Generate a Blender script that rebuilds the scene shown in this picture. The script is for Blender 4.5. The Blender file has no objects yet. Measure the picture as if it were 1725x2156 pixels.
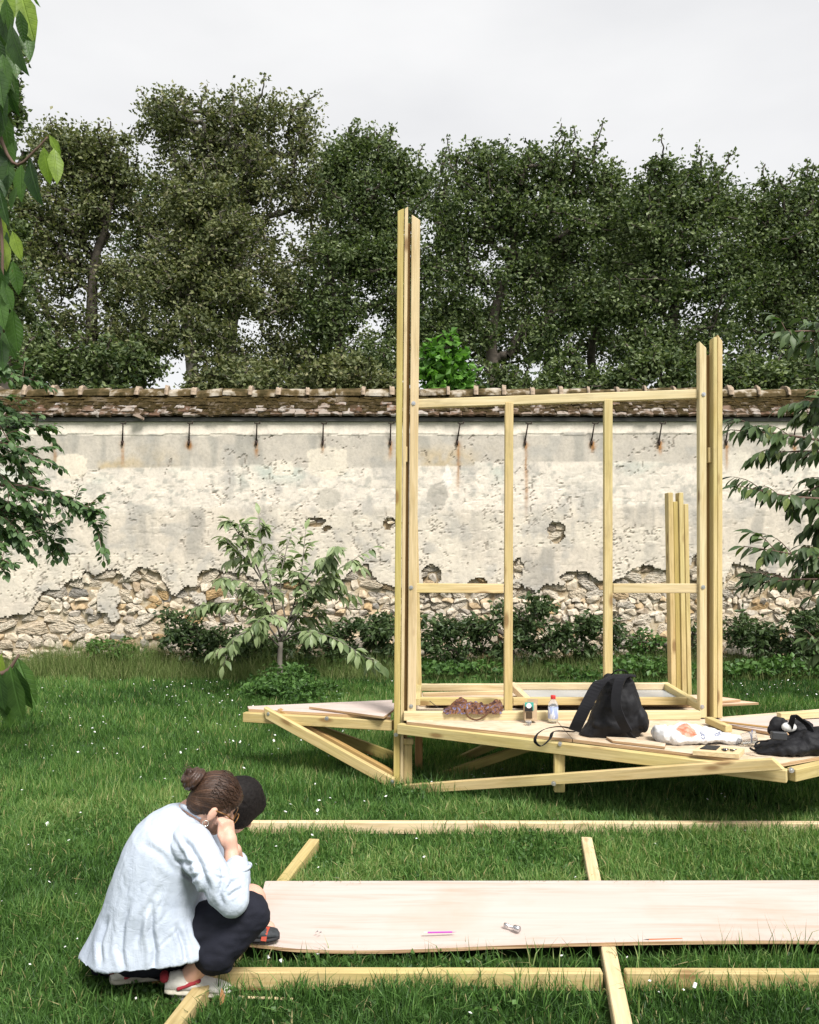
import bpy, bmesh, math, random
import numpy as np
from mathutils import Vector, Matrix, noise as mnoise

random.seed(7)
rng = np.random.default_rng(7)
scene = bpy.context.scene
COL = scene.collection

# ---------------------------------------------------------------- camera
F, H, YH, CX = 1794.0, 1.70, 1160.0, 862.5      # focal length (units of a 1725 wide frame), eye height, horizon row, centre column
cam_data = bpy.data.cameras.new('camera')
cam_data.sensor_fit = 'HORIZONTAL'
cam_data.sensor_width = 36.0
cam_data.lens = 36.0 * F / 1725.0
cam_data.shift_y = 82.0 / 1725.0
cam_data.clip_start = 0.05
cam_data.clip_end = 2000
cam = bpy.data.objects.new('camera', cam_data)
COL.objects.link(cam)
cam.location = (0, 0, H)
cam.rotation_euler = (math.radians(90), 0, 0)
scene.camera = cam

# ---------------------------------------------------------------- world: bright overcast
SUN_EL, SUN_AZ = math.radians(51), math.radians(150)    # azimuth of the sun seen from above, clockwise from +Y
world = bpy.data.worlds.new('World')
scene.world = world
world.use_nodes = True
wn = world.node_tree.nodes; wl = world.node_tree.links
wn.clear()
out = wn.new('ShaderNodeOutputWorld')
bg = wn.new('ShaderNodeBackground'); bg.inputs['Strength'].default_value = 0.10
sky = wn.new('ShaderNodeTexSky'); sky.sky_type = 'NISHITA'; sky.sun_disc = False
sky.sun_elevation = SUN_EL; sky.sun_rotation = SUN_AZ
tc = wn.new('ShaderNodeTexCoord')
mp = wn.new('ShaderNodeMapping'); mp.inputs['Scale'].default_value = (1.0, 1.0, 2.6)
nz = wn.new('ShaderNodeTexNoise'); nz.inputs['Scale'].default_value = 2.1; nz.inputs['Detail'].default_value = 5; nz.inputs['Roughness'].default_value = 0.52
rp = wn.new('ShaderNodeValToRGB')
rp.color_ramp.elements[0].position = 0.30; rp.color_ramp.elements[0].color = (4.55, 4.56, 4.63, 1)
rp.color_ramp.elements[1].position = 0.68; rp.color_ramp.elements[1].color = (5.5, 5.48, 5.46, 1)
mx = wn.new('ShaderNodeMixRGB'); mx.inputs['Fac'].default_value = 0.95
wl.new(tc.outputs['Generated'], mp.inputs['Vector']); wl.new(mp.outputs['Vector'], nz.inputs['Vector'])
wl.new(nz.outputs['Fac'], rp.inputs['Fac'])
wl.new(sky.outputs['Color'], mx.inputs['Color1']); wl.new(rp.outputs['Color'], mx.inputs['Color2'])
wl.new(mx.outputs['Color'], bg.inputs['Color']); wl.new(bg.outputs['Background'], out.inputs['Surface'])

# ---------------------------------------------------------------- sun through thin cloud, behind the photographer
sd = bpy.data.lights.new('sun', 'SUN'); sd.energy = 3.0; sd.angle = math.radians(18); sd.color = (1.0, 0.972, 0.93)
sun = bpy.data.objects.new('sun', sd); COL.objects.link(sun)
sdir = Vector((math.sin(SUN_AZ) * math.cos(SUN_EL), math.cos(SUN_AZ) * math.cos(SUN_EL), math.sin(SUN_EL)))
sun.rotation_euler = (-sdir).to_track_quat('-Z', 'Y').to_euler()
sun.location = sdir * 40

vs = scene.view_settings
scene.display_settings.display_device = 'sRGB'
vs.view_transform = 'Standard'; vs.look = 'None'; vs.gamma = 1.0; vs.exposure = 0.85; vs.use_curve_mapping = False
scene.cycles.max_bounces = 6; scene.cycles.diffuse_bounces = 1; scene.cycles.glossy_bounces = 2
scene.cycles.transmission_bounces = 5; scene.cycles.transparent_max_bounces = 8
scene.cycles.sample_clamp_indirect = 4.0

# ---------------------------------------------------------------- helpers
def P(px, py, Y):
    return Vector(((px - CX) * Y / F, Y, H - (py - YH) * Y / F))
def PZ(px, py, z):
    Y = F * (H - z) / (py - YH)
    return Vector(((px - CX) * Y / F, Y, z))

def tag(o, label=None, cat=None, group=None, kind=None):
    if label: o['label'] = label
    if cat: o['category'] = cat
    if group: o['group'] = group
    if kind: o['kind'] = kind
    return o
def empty(name, loc, label=None, cat=None, group=None):
    o = bpy.data.objects.new(name, None); o.empty_display_size = 0.1
    o.location = loc; COL.objects.link(o)
    return tag(o, label, cat, group)
def link(name, me, mat=None, parent=None):
    o = bpy.data.objects.new(name, me); COL.objects.link(o)
    if mat is not None and len(me.materials) == 0: me.materials.append(mat)
    if parent is not None:
        o.parent = parent
        o.matrix_parent_inverse = WM(parent).inverted()
    return o
def WM(o):
    m = o.matrix_basis.copy()
    return (WM(o.parent) @ o.matrix_parent_inverse @ m) if o.parent else m

def np_mesh(name, V, quads=None, tris=None, smooth=False):
    me = bpy.data.meshes.new(name)
    idx = []; tot = []
    if quads is not None and len(quads):
        q = np.asarray(quads, np.int32); idx.append(q.ravel()); tot.append(np.full(len(q), 4, np.int32))
    if tris is not None and len(tris):
        t = np.asarray(tris, np.int32); idx.append(t.ravel()); tot.append(np.full(len(t), 3, np.int32))
    loops = np.concatenate(idx); tot = np.concatenate(tot)
    start = np.concatenate(([0], np.cumsum(tot)[:-1])).astype(np.int32)
    V = np.asarray(V, np.float32)
    me.vertices.add(len(V)); me.vertices.foreach_set('co', V.ravel())
    me.loops.add(len(loops)); me.loops.foreach_set('vertex_index', loops)
    me.polygons.add(len(tot)); me.polygons.foreach_set('loop_start', start)
    me.polygons.foreach_set('use_smooth', np.full(len(tot), smooth, dtype=bool))
    me.update(calc_edges=True); me.validate()
    return me
def fattr(me, name, vals):
    a = me.attributes.new(name, 'FLOAT', 'POINT'); a.data.foreach_set('value', np.asarray(vals, np.float32))
def cattr(me, name, cols):
    a = me.attributes.new(name, 'FLOAT_COLOR', 'POINT'); a.data.foreach_set('color', np.asarray(cols, np.float32).ravel())
def bm_mesh(name, bm, smooth=False):
    me = bpy.data.meshes.new(name); bm.normal_update(); bm.to_mesh(me); bm.free()
    if smooth:
        me.polygons.foreach_set('use_smooth', np.ones(len(me.polygons), dtype=bool))
    return me

class Geo:
    """collects numpy pieces into one mesh"""
    def __init__(s): s.V = []; s.Q = []; s.T = []; s.n = 0; s.R = []
    def add(s, V, Q=None, T=None, r=None):
        V = np.asarray(V, np.float32)
        if Q is not None and len(Q): s.Q.append(np.asarray(Q) + s.n)
        if T is not None and len(T): s.T.append(np.asarray(T) + s.n)
        s.V.append(V); s.n += len(V)
        if r is not None: s.R.append(np.broadcast_to(np.asarray(r, np.float32), (len(V),)))
    def build(s, name, smooth=False):
        me = np_mesh(name, np.concatenate(s.V), np.concatenate(s.Q) if s.Q else None, np.concatenate(s.T) if s.T else None, smooth)
        if s.R: fattr(me, 'rnd', np.concatenate(s.R))
        return me

def tube(pts, radii, sides=6, cap=True):
    pts = np.asarray([tuple(p) for p in pts], float); n = len(pts)
    radii = np.broadcast_to(np.asarray(radii, float), (n,))
    tan = np.gradient(pts, axis=0); tan /= np.linalg.norm(tan, axis=1)[:, None] + 1e-9
    ref = np.array([0, 0, 1.0]) if abs(tan[0][2]) < 0.9 else np.array([1.0, 0, 0])
    V = np.zeros((n, sides, 3)); a = np.linspace(0, 2 * np.pi, sides, endpoint=False)
    for i in range(n):
        u = ref - tan[i] * ref.dot(tan[i]); u /= np.linalg.norm(u) + 1e-9; ref = u
        w = np.cross(tan[i], u)
        V[i] = pts[i] + radii[i] * (np.cos(a)[:, None] * u + np.sin(a)[:, None] * w)
    V = V.reshape(-1, 3); Q = []
    for i in range(n - 1):
        for j in range(sides):
            Q.append((i * sides + j, i * sides + (j + 1) % sides, (i + 1) * sides + (j + 1) % sides, (i + 1) * sides + j))
    T = []
    if cap:
        V = np.concatenate([V, pts[:1], pts[-1:]]); c0 = n * sides; c1 = c0 + 1
        for j in range(sides):
            T.append((c0, (j + 1) % sides, j)); T.append((c1, (n - 1) * sides + j, (n - 1) * sides + (j + 1) % sides))
    return V, np.array(Q), (np.array(T) if T else None)
def tube_obj(name, pts, radii, mat, parent=None, sides=8, smooth=True):
    g = Geo(); g.add(*tube(pts, radii, sides)); return link(name, g.build(name, smooth), mat, parent)
def curve_pts(pts, n=24):
    """Catmull-Rom through points"""
    p = [Vector(q) for q in pts]; p = [p[0] * 2 - p[1]] + p + [p[-1] * 2 - p[-2]]
    res = []; m = len(p) - 3
    for k in range(n):
        t = k / (n - 1) * m; i = min(int(t), m - 1); t -= i
        a, b, c, d = p[i:i + 4]
        res.append(0.5 * ((2 * b) + (c - a) * t + (2 * a - 5 * b + 4 * c - d) * t * t + (3 * b - a - 3 * c + d) * t ** 3))
    return res

def vnoise(x, y, seed=0):
    """2-D value noise, numpy"""
    x = np.asarray(x, float); y = np.asarray(y, float)
    xi = np.floor(x).astype(np.int64); yi = np.floor(y).astype(np.int64); fx = x - xi; fy = y - yi
    fx = fx * fx * (3 - 2 * fx); fy = fy * fy * (3 - 2 * fy)
    def h(a, b):
        n = (a * 374761393 + b * 668265263 + seed * 982451653) & 0xffffffff
        n = ((n ^ (n >> 13)) * 1274126177) & 0xffffffff
        return ((n ^ (n >> 16)) & 0xffff) / 65535.0
    return (h(xi, yi) * (1 - fx) + h(xi + 1, yi) * fx) * (1 - fy) + (h(xi, yi + 1) * (1 - fx) + h(xi + 1, yi + 1) * fx) * fy
def fbm(x, y, seed=0, oct=4):
    v = 0; a = 0.5; t = 0
    for o in range(oct):
        v = v + a * vnoise(x, y, seed + o * 17); t += a; a *= 0.5; x = x * 2.03 + 11.3; y = y * 2.03 + 5.7
    return v / t

# ---------------------------------------------------------------- materials
class M:
    """small node-tree builder"""
    def __init__(s, name, rough=0.7, spec=0.3):
        s.m = bpy.data.materials.new(name); s.m.use_nodes = True
        s.nt = s.m.node_tree; s.b = s.nt.nodes['Principled BSDF']; s.o = s.nt.nodes['Material Output']
        s.b.inputs['Roughness'].default_value = rough; s.b.inputs['Specular IOR Level'].default_value = spec
    def n(s, t, **kw):
        nd = s.nt.nodes.new(t)
        for k, v in kw.items():
            if k in nd.inputs: nd.inputs[k].default_value = v
            else: setattr(nd, k, v)
        return nd
    def l(s, a, b): s.nt.links.new(a, b)
    def coord(s, scale=(1, 1, 1), kind='Object', rand=False):
        t = s.n('ShaderNodeTexCoord'); mpn = s.n('ShaderNodeMapping'); mpn.inputs['Scale'].default_value = scale
        s.l(t.outputs[kind], mpn.inputs['Vector'])
        if rand:
            oi = s.n('ShaderNodeObjectInfo'); mu = s.n('ShaderNodeMath', operation='MULTIPLY'); mu.inputs[1].default_value = 63.7
            s.l(oi.outputs['Random'], mu.inputs[0]); s.l(mu.outputs[0], mpn.inputs['Location'])
        return mpn.outputs['Vector']
    def noise(s, vec, scale, detail=4, rough=0.55, dist=0.0):
        nd = s.n('ShaderNodeTexNoise'); nd.inputs['Scale'].default_value = scale; nd.inputs['Detail'].default_value = detail
        nd.inputs['Roughness'].default_value = rough; nd.inputs['Distortion'].default_value = dist
        if vec is not None: s.l(vec, nd.inputs['Vector'])
        return nd.outputs['Fac']
    def ramp(s, fac, stops, interp='LINEAR'):
        r = s.n('ShaderNodeValToRGB'); r.color_ramp.interpolation = interp; e = r.color_ramp.elements
        while len(e) < len(stops): e.new(0.5)
        for i, (p, c) in enumerate(stops):
            e[i].position = p; e[i].color = (c[0], c[1], c[2], 1) if not isinstance(c, (int, float)) else (c, c, c, 1)
        s.l(fac, r.inputs['Fac']); return r.outputs['Color']
    def mix(s, fac, a, b, mode='MIX'):
        nd = s.n('ShaderNodeMixRGB', blend_type=mode)
        for k, v in (('Fac', fac), ('Color1', a), ('Color2', b)):
            if hasattr(v, 'links'): s.l(v, nd.inputs[k])
            elif isinstance(v, (int, float)): nd.inputs[k].default_value = v
            else: nd.inputs[k].default_value = (v[0], v[1], v[2], 1)
        return nd.outputs['Color']
    def math(s, op, a, b=0.0):
        nd = s.n('ShaderNodeMath', operation=op)
        for i, v in enumerate((a, b)):
            if hasattr(v, 'links'): s.l(v, nd.inputs[i])
            else: nd.inputs[i].default_value = v
        return nd.outputs[0]
    def color(s, c):
        if hasattr(c, 'links'): s.l(c, s.b.inputs['Base Color'])
        else: s.b.inputs['Base Color'].default_value = (c[0], c[1], c[2], 1)
    def bump(s, h, strength=0.3, dist=0.01):
        b = s.n('ShaderNodeBump'); b.inputs['Strength'].default_value = strength; b.inputs['Distance'].default_value = dist
        s.l(h, b.inputs['Height']); s.l(b.outputs['Normal'], s.b.inputs['Normal']); return b
    def rand(s): return s.n('ShaderNodeObjectInfo').outputs['Random']
    def attr(s, name, out='Fac'): return s.n('ShaderNodeAttribute', attribute_name=name).outputs[out]
    def translucent(s, col, fac=0.3):
        t = s.n('ShaderNodeBsdfTranslucent'); mxs = s.n('ShaderNodeMixShader'); mxs.inputs['Fac'].default_value = fac
        if hasattr(col, 'links'): s.l(col, t.inputs['Color'])
        else: t.inputs['Color'].default_value = (col[0], col[1], col[2], 1)
        s.l(s.b.outputs['BSDF'], mxs.inputs[1]); s.l(t.outputs['BSDF'], mxs.inputs[2]); s.l(mxs.outputs['Shader'], s.o.inputs['Surface'])

def wood_mat(name, light, mid, dark, green=(0.44, 0.43, 0.13), gfac=0.45):
    m = M(name, 0.68, 0.25)
    v = m.coord((1.0, 16, 16), rand=True); v2 = m.coord((1.0, 1.0, 1.0), rand=True)
    g1 = m.noise(v, 2.2, 6, 0.6, 0.9)
    c = m.ramp(g1, [(0.25, dark), (0.5, mid), (0.72, light)])
    big = m.noise(v2, 1.1, 3)
    tint = m.ramp(big, [(0.42, 0.0), (0.7, 1.0)])
    c = m.mix(m.math('MULTIPLY', tint, gfac), c, green)
    r = m.ramp(m.rand(), [(0.0, (0.84, 0.80, 0.70)), (0.33, (1.0, 0.99, 0.90)), (0.66, (0.93, 0.86, 0.78)), (1.0, (1.10, 1.04, 1.02))])
    c = m.mix(1.0, c, r, 'MULTIPLY')
    vo = m.n('ShaderNodeTexVoronoi', feature='F1'); vo.inputs['Scale'].default_value = 1.0
    kv = m.coord((2.6, 8, 8), rand=True); m.l(kv, vo.inputs['Vector'])
    kn = m.ramp(vo.outputs['Distance'], [(0.09, 1.0), (0.19, 0.0)])
    c = m.mix(m.math('MULTIPLY', kn, 0.75), c, (0.20, 0.10, 0.035))
    st = m.noise(m.coord((3.0, 9, 9), rand=True), 1.0, 5, 0.65)
    c = m.mix(m.ramp(st, [(0.56, 0.0), (0.72, 0.35)]), c, (0.24, 0.17, 0.085))
    fine = m.noise(m.coord((4, 90, 90), rand=True), 1.0, 3); c = m.mix(1.0, c, m.ramp(fine, [(0.3, 0.86), (0.6, 1.04)]), 'MULTIPLY')
    m.color(c); m.bump(g1, 0.25, 0.003)
    return m.m
MAT = {}
MAT['wood'] = wood_mat('treated_pine', (0.67, 0.56, 0.325), (0.59, 0.475, 0.25), (0.46, 0.34, 0.15), gfac=0.35)
MAT['wood_pale'] = wood_mat('pale_pine', (0.72, 0.615, 0.425), (0.66, 0.55, 0.355), (0.54, 0.415, 0.23), gfac=0.15)
MAT['wood_olive'] = wood_mat('olive_pine', (0.50, 0.42, 0.17), (0.43, 0.35, 0.125), (0.34, 0.26, 0.085), gfac=0.5)
MAT['wood_brown'] = wood_mat('brown_pine', (0.46, 0.30, 0.13), (0.38, 0.235, 0.095), (0.27, 0.155, 0.06), gfac=0.1)

def ply_mat(name, a, b, c_, osb=False):
    m = M(name, 0.6, 0.25)
    if osb:
        v = m.coord((18, 42, 18)); vo = m.n('ShaderNodeTexVoronoi', feature='F1'); vo.inputs['Scale'].default_value = 1.0; m.l(v, vo.inputs['Vector'])
        bw = m.n('ShaderNodeRGBToBW'); m.l(vo.outputs['Color'], bw.inputs[0])
        c = m.ramp(m.math('ADD', m.math('MULTIPLY', bw.outputs[0], 0.6), m.math('MULTIPLY', m.noise(m.coord((1, 1, 1)), 3, 4), 0.5)), [(0.25, c_), (0.5, a), (0.8, b)])
        g = vo.outputs['Distance']
    else:
        g = m.noise(m.coord((0.55, 9, 9)), 2.0, 6, 0.6, 1.4)
        c = m.ramp(g, [(0.30, c_), (0.46, b), (0.62, a)])
        g3 = m.noise(m.coord((1.6, 1.6, 1.6)), 1.3, 4)
        c = m.mix(m.ramp(g3, [(0.5, 0.0), (0.75, 0.6)]), c, (0.47, 0.34, 0.25))
    m.color(c); m.bump(g, 0.12, 0.002); return m.m
MAT['ply'] = ply_mat('poplar_plywood', (0.58, 0.485, 0.44), (0.55, 0.455, 0.405), (0.48, 0.375, 0.31))
MAT['deck'] = ply_mat('deck_board', (0.60, 0.475, 0.34), (0.66, 0.545, 0.41), (0.50, 0.37, 0.235), osb=True)
MAT['ply_pink'] = ply_mat('pink_plywood', (0.72, 0.52, 0.38), (0.64, 0.43, 0.29), (0.52, 0.32, 0.2))
m = M('plywood_edge', 0.8, 0.2)
g = m.noise(m.coord((3, 3, 220)), 1.0, 2); m.color(m.ramp(g, [(0.35, (0.26, 0.15, 0.075)), (0.6, (0.55, 0.38, 0.22))])); MAT['ply_edge'] = m.m

def simple(name, col, rough=0.6, metal=0.0, spec=0.4, nscale=None, namp=0.15, bump=0.0):
    m = M(name, rough, spec); m.b.inputs['Metallic'].default_value = metal
    if nscale:
        g = m.noise(m.coord(), nscale, 5)
        lo = tuple(c * (1 - namp) for c in col); hi = tuple(min(1, c * (1 + namp)) for c in col)
        m.color(m.ramp(g, [(0.3, lo), (0.7, hi)]))
        if bump: m.bump(g, bump, 0.004)
    else: m.color(col)
    return m.m
MAT['steel'] = simple('galvanised_steel', (0.62, 0.62, 0.63), 0.35, 0.9, nscale=30)
MAT['chrome'] = simple('chrome', (0.6, 0.6, 0.62), 0.15, 1.0)
MAT['iron'] = simple('rusty_iron', (0.045, 0.028, 0.022), 0.85, 0.1, nscale=40, namp=0.5)

def leaf_mat(name, dark, light, trans, tfac=0.3, use_attr=True, rough=0.5, tip=None, spec=0.35, veins=False):
    m = M(name, rough, spec)
    r = m.attr('rnd') if use_attr else m.rand()
    stops = [(0.0, dark), (0.75, light)] + ([(0.9, tip), (1.0, tip)] if tip else [])
    c = m.ramp(r, stops)
    if veins:
        sp_ = m.n('ShaderNodeSeparateXYZ'); m.l(m.coord(), sp_.inputs[0]); ay = m.math('ABSOLUTE', sp_.outputs[1])
        w_ = m.math('SINE', m.math('MULTIPLY', m.math('SUBTRACT', sp_.outputs[0], m.math('MULTIPLY', ay, 0.75)), 62.0))
        vn = m.math('MAXIMUM', m.ramp(w_, [(0.86, 0.0), (0.98, 0.55)]), m.ramp(ay, [(0.008, 1.0), (0.022, 0.0)]))
        bl = m.noise(m.coord(rand=True), 5, 4); c = m.mix(1.0, c, m.ramp(bl, [(0.3, (0.72, 0.72, 0.72)), (0.6, (1.12, 1.08, 1.0))]), 'MULTIPLY')
        c = m.mix(m.ramp(bl, [(0.70, 0.0), (0.76, 0.7)]), c, (0.16, 0.09, 0.035))
        c = m.mix(m.math('MULTIPLY', vn, 0.22), c, tuple(min(1, q * 1.9) for q in light)); m.bump(vn, 0.5, -0.02)
    m.color(c)
    tcol = m.mix(1.0, c, trans, 'MULTIPLY'); m.translucent(tcol, tfac); return m.m
MAT['leaf_far'] = leaf_mat('far_tree_leaf', (0.042, 0.060, 0.020), (0.195, 0.215, 0.090), (1.6, 1.7, 0.9), 0.22, tip=(0.26, 0.25, 0.13))  # palest stops put the sky's glints on leaves into their colour
MAT['leaf_far_green'] = leaf_mat('far_tree_leaf_green', (0.030, 0.055, 0.017), (0.155, 0.200, 0.076), (1.5, 1.7, 0.8), 0.22, tip=(0.22, 0.26, 0.12))  # greener set; bright reflection flecks likewise painted in as the palest leaves
MAT['leaf_bright'] = leaf_mat('young_maple_leaf', (0.05, 0.13, 0.02), (0.15, 0.33, 0.05), (1.2, 1.4, 0.7), 0.3)
MAT['leaf_shrub'] = leaf_mat('shrub_leaf', (0.022, 0.044, 0.014), (0.085, 0.132, 0.046), (1.4, 1.5, 0.9), 0.2)
MAT['leaf_weed'] = leaf_mat('weed_leaf', (0.03, 0.075, 0.016), (0.10, 0.20, 0.045), (1.4, 1.5, 0.9), 0.25)
MAT['leaf_plum'] = leaf_mat('plum_leaf', (0.022, 0.052, 0.018), (0.10, 0.175, 0.06), (1.5, 1.7, 0.8), 0.25, use_attr=False)
MAT['leaf_plum_a'] = leaf_mat('plum_leaf_joined', (0.022, 0.052, 0.018), (0.10, 0.175, 0.06), (1.5, 1.7, 0.8), 0.25)
MAT['leaf_cherry'] = leaf_mat('cherry_leaf', (0.020, 0.046, 0.020), (0.060, 0.110, 0.034), (1.7, 1.9, 0.8), 0.22, use_attr=False, tip=(0.17, 0.22, 0.07), rough=0.42, veins=True)
MAT['leaf_sapling'] = leaf_mat('sapling_leaf', (0.095, 0.145, 0.055), (0.27, 0.335, 0.16), (1.2, 1.4, 0.7), 0.25, use_attr=False, rough=0.42)
MAT['leaf_sapling_a'] = leaf_mat('sapling_leaf_joined', (0.095, 0.145, 0.055), (0.27, 0.335, 0.16), (1.2, 1.4, 0.7), 0.25, rough=0.42)
MAT['leaf_near'] = leaf_mat('near_cherry_leaf', (0.020, 0.050, 0.018), (0.070, 0.140, 0.038), (1.6, 1.9, 0.8), 0.3, use_attr=False, rough=0.45, veins=True)
MAT['leaf_near_young'] = leaf_mat('young_cherry_leaf', (0.16, 0.28, 0.05), (0.24, 0.33, 0.07), (1.4, 1.6, 0.7), 0.4, use_attr=False, rough=0.45, veins=True)
MAT['bark'] = simple('grey_bark', (0.075, 0.062, 0.048), 0.9, nscale=5, namp=0.5, bump=0.5)
MAT['bark_pale'] = simple('pale_bark', (0.17, 0.15, 0.125), 0.9, nscale=2.5, namp=0.45, bump=0.4)
MAT['twig'] = simple('brown_twig', (0.12, 0.075, 0.055), 0.8, nscale=12, namp=0.3)
# ================================================================= ground
m = M('lawn_soil', 0.95, 0.1)
gn = m.noise(m.coord((1, 1, 1)), 3.0, 6)
m.color(m.ramp(gn, [(0.3, (0.026, 0.052, 0.012)), (0.7, (0.055, 0.100, 0.024))])); m.bump(gn, 0.4, 0.05)
xs = np.concatenate([[-400, -120, -40], np.linspace(-16, 16, 65), [40, 120, 400]])
ys = np.concatenate([[-60, -10], np.linspace(0, 32, 65), [60, 140, 400, 900]])
gx, gy = np.meshgrid(xs, ys); gz = 0.02 * (fbm(gx * 0.9, gy * 0.9, 3) - 0.5) * (np.abs(gx) < 20)
V = np.stack([gx, gy, gz], -1).reshape(-1, 3); nx = len(xs)
Q = [(j * nx + i, j * nx + i + 1, (j + 1) * nx + i + 1, (j + 1) * nx + i) for j in range(len(ys) - 1) for i in range(nx - 1)]
tag(link('ground', np_mesh('ground', V, Q, smooth=True), m.m), kind='structure')

# ================================================================= garden wall
WY = 12.2
wall = empty('garden_wall', (0, WY, 0), 'long old plastered stone wall with mossy tiled coping, crumbling at its base', 'wall')
def wpx(px): return (px - CX) * WY / F
def wpz(py): return H - (py - YH) * WY / F
EDGE = [(-400,1285),(-200,1270),(0,1300),(60,1294),(88,1250),(106,1239),(121,1244),(148,1224),(172,1215),(178,1198),(197,1211),(218,1202),(245,1195),(257,1218),(269,1218),(290,1197),(330,1205),(342,1224),(363,1256),(389,1239),(414,1233),(419,1211),(426,1198),(472,1203),(505,1208),(560,1230),(640,1222),(711,1225),(750,1192),(771,1186),(786,1213),(801,1231),(827,1234),(887,1249),(934,1247),(1000,1240),(1064,1249),(1085,1225),(1112,1240),(1127,1249),(1152,1231),(1191,1228),(1230,1210),(1273,1228),(1291,1225),(1341,1207),(1417,1200),(1462,1190),(1500,1215),(1526,1228),(1544,1184),(1600,1201),(1660,1219),(1725,1234),(1900,1215),(2150,1250)]
HOLES = [(908,1212,21,23),(1006,1227,20,9),(664,1099,20,9),(820,1103,12,12),(1173,1120,18,22),(1090,1195,13,20),(1215,1215,34,11),(1360,1208,36,16),(690,1112,10,5),(1468,1185,10,20)]
ISLES = [(226,1262,28,34),(238,1292,14,20),(420,1262,18,14),(1590,1370,60,14),(600,1385,80,10)]
ex = np.array([e[0] for e in EDGE], float); ey = np.array([e[1] for e in EDGE], float)
def exposed(px, py):
    wob = 9 * (fbm(px * 0.07, py * 0.07, 5, 3) - 0.5) + 8 * (vnoise(px * 0.21, py * 0.21, 8) - 0.5)
    m_ = (py + wob) > np.interp(px, ex, ey)
    for (a, b, c, d) in HOLES:
        m_ |= ((px - a) / c) ** 2 + ((py - b) / d) ** 2 + 0.8 * (vnoise(px * 0.13, py * 0.13, 2) - 0.5) < 1
    for (a, b, c, d) in ISLES:
        m_ &= ~(((px - a) / c) ** 2 + ((py - b) / d) ** 2 + 0.9 * (vnoise(px * 0.1, py * 0.1, 4) - 0.5) < 1)
    return m_
# core behind plaster and stones
m = M('wall_mortar', 0.95, 0.1)
gn = m.noise(m.coord(), 9, 6); m.color(m.ramp(gn, [(0.3, (0.26, 0.18, 0.10)), (0.5, (0.48, 0.39, 0.26)), (0.7, (0.64, 0.56, 0.44))])); m.bump(gn, 0.8, 0.03)
MAT['mortar'] = m.m
def box_mesh(name, x0, x1, y0, y1, z0, z1, bev=0.0):
    bm = bmesh.new(); bmesh.ops.create_cube(bm, size=1.0)
    for v in bm.verts: v.co = Vector(((x0 + x1) / 2 + v.co.x * (x1 - x0), (y0 + y1) / 2 + v.co.y * (y1 - y0), (z0 + z1) / 2 + v.co.z * (z1 - z0)))
    if bev: bmesh.ops.bevel(bm, geom=bm.edges[:], offset=bev, segments=1, affect='EDGES')
    return bm_mesh(name, bm)
WX0, WX1 = -10.5, 10.5
link('wall_core', box_mesh('wall_core', WX0, WX1, WY + 0.075, WY + 0.46, -0.2, 3.62), MAT['mortar'], wall)
# plaster skin: fine grid with its crumbled lower edge cut out
st = 0.022
cols = np.arange(WX0, WX1 + st, st); rows = np.arange(0.0, 3.57, st)
gx, gz = np.meshgrid(cols, rows); px = CX + gx * F / WY; py = YH - (gz - H) * F / WY
ex_mask = exposed(px, py)
rel = 0.012 * (fbm(gx * 1.3, gz * 1.3, 21) - 0.5) + 0.006 * (fbm(gx * 6, gz * 7, 22, 3) - 0.5)
rough_band = np.clip((py - 985) / 15, 0, 1)
rel += 0.006 * rough_band * np.maximum(0, fbm(gx * 9, gz * 20, 23, 3) - 0.56) * 3
rel -= 0.008 * (py < 915 + 6 * (vnoise(gx * 3, gz * 0, 3) - 0.5))
gyy = WY + rel
jx = gx + 0.009 * (vnoise(gx * 60, gz * 60, 31) - 0.5); jz = gz + 0.009 * (vnoise(gx * 60, gz * 60, 32) - 0.5)
# weathering colours (stains with their own shape)
def lerp(a, b, t): return a + (np.asarray(b) - a) * t[..., None]
n1 = fbm(gx * 0.9, gz * 1.6, 41, 5); n2 = fbm(gx * 3.5, gz * 3.5, 42, 5); n3 = fbm(gx * 5, gz * 0.9, 43, 4); n4 = fbm(gx * 12, gz * 16, 44, 3)
edge1 = 916 + 5 * (vnoise(gx * 5, gz * 0 + 3, 5) - 0.5) + 4 * (vnoise(gx * 14, gz * 0, 6) - 0.5) - 5 * (px > 1180)
edge2 = 983 + 16 * (fbm(gx * 1.7, gz * 0 + 2, 7, 3) - 0.5) - 9 * (px > 1000)
edge3 = 1072 + 22 * (fbm(gx * 1.1, gz * 0 + 2, 9, 3) - 0.5)
C = np.zeros(gx.shape + (3,)); C[:] = (0.80, 0.745, 0.66)
def sm(v, a, b): return np.clip((v - a) / (b - a), 0, 1) ** 2 * (3 - 2 * np.clip((v - a) / (b - a), 0, 1))
b2 = sm(py - edge1, -1.5, 1.5); C = lerp(C, (0.52, 0.485, 0.43), b2)
C = lerp(C, (0.36, 0.35, 0.32), b2 * sm(n3, 0.5, 0.72) * 0.8)
ochre = np.exp(-((px - 210) / 130) ** 2) + np.exp(-((px - 930) / 90) ** 2) * 0.9
C = lerp(C, (0.50, 0.40, 0.245), b2 * np.clip(ochre, 0, 1) * sm(py, 925, 965) * sm(n2, 0.35, 0.6) * 0.85)
b3 = sm(py - edge2, -2, 2); C = lerp(C, (0.72, 0.665, 0.59), b3)
C = lerp(C, (0.43, 0.42, 0.38), b3 * sm(n4, 0.56, 0.74) * 0.8)
C = lerp(C, (0.50, 0.55, 0.50), b3 * sm(n1, 0.52, 0.66) * np.exp(-((py - 995) / 22) ** 2) * 0.8)
b4 = sm(py - edge3, -7, 7); C = lerp(C, (0.62, 0.565, 0.485), b4 * 0.9)
C = lerp(C, (0.36, 0.345, 0.315), b4 * sm(n3, 0.48, 0.66) * 0.75)
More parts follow.
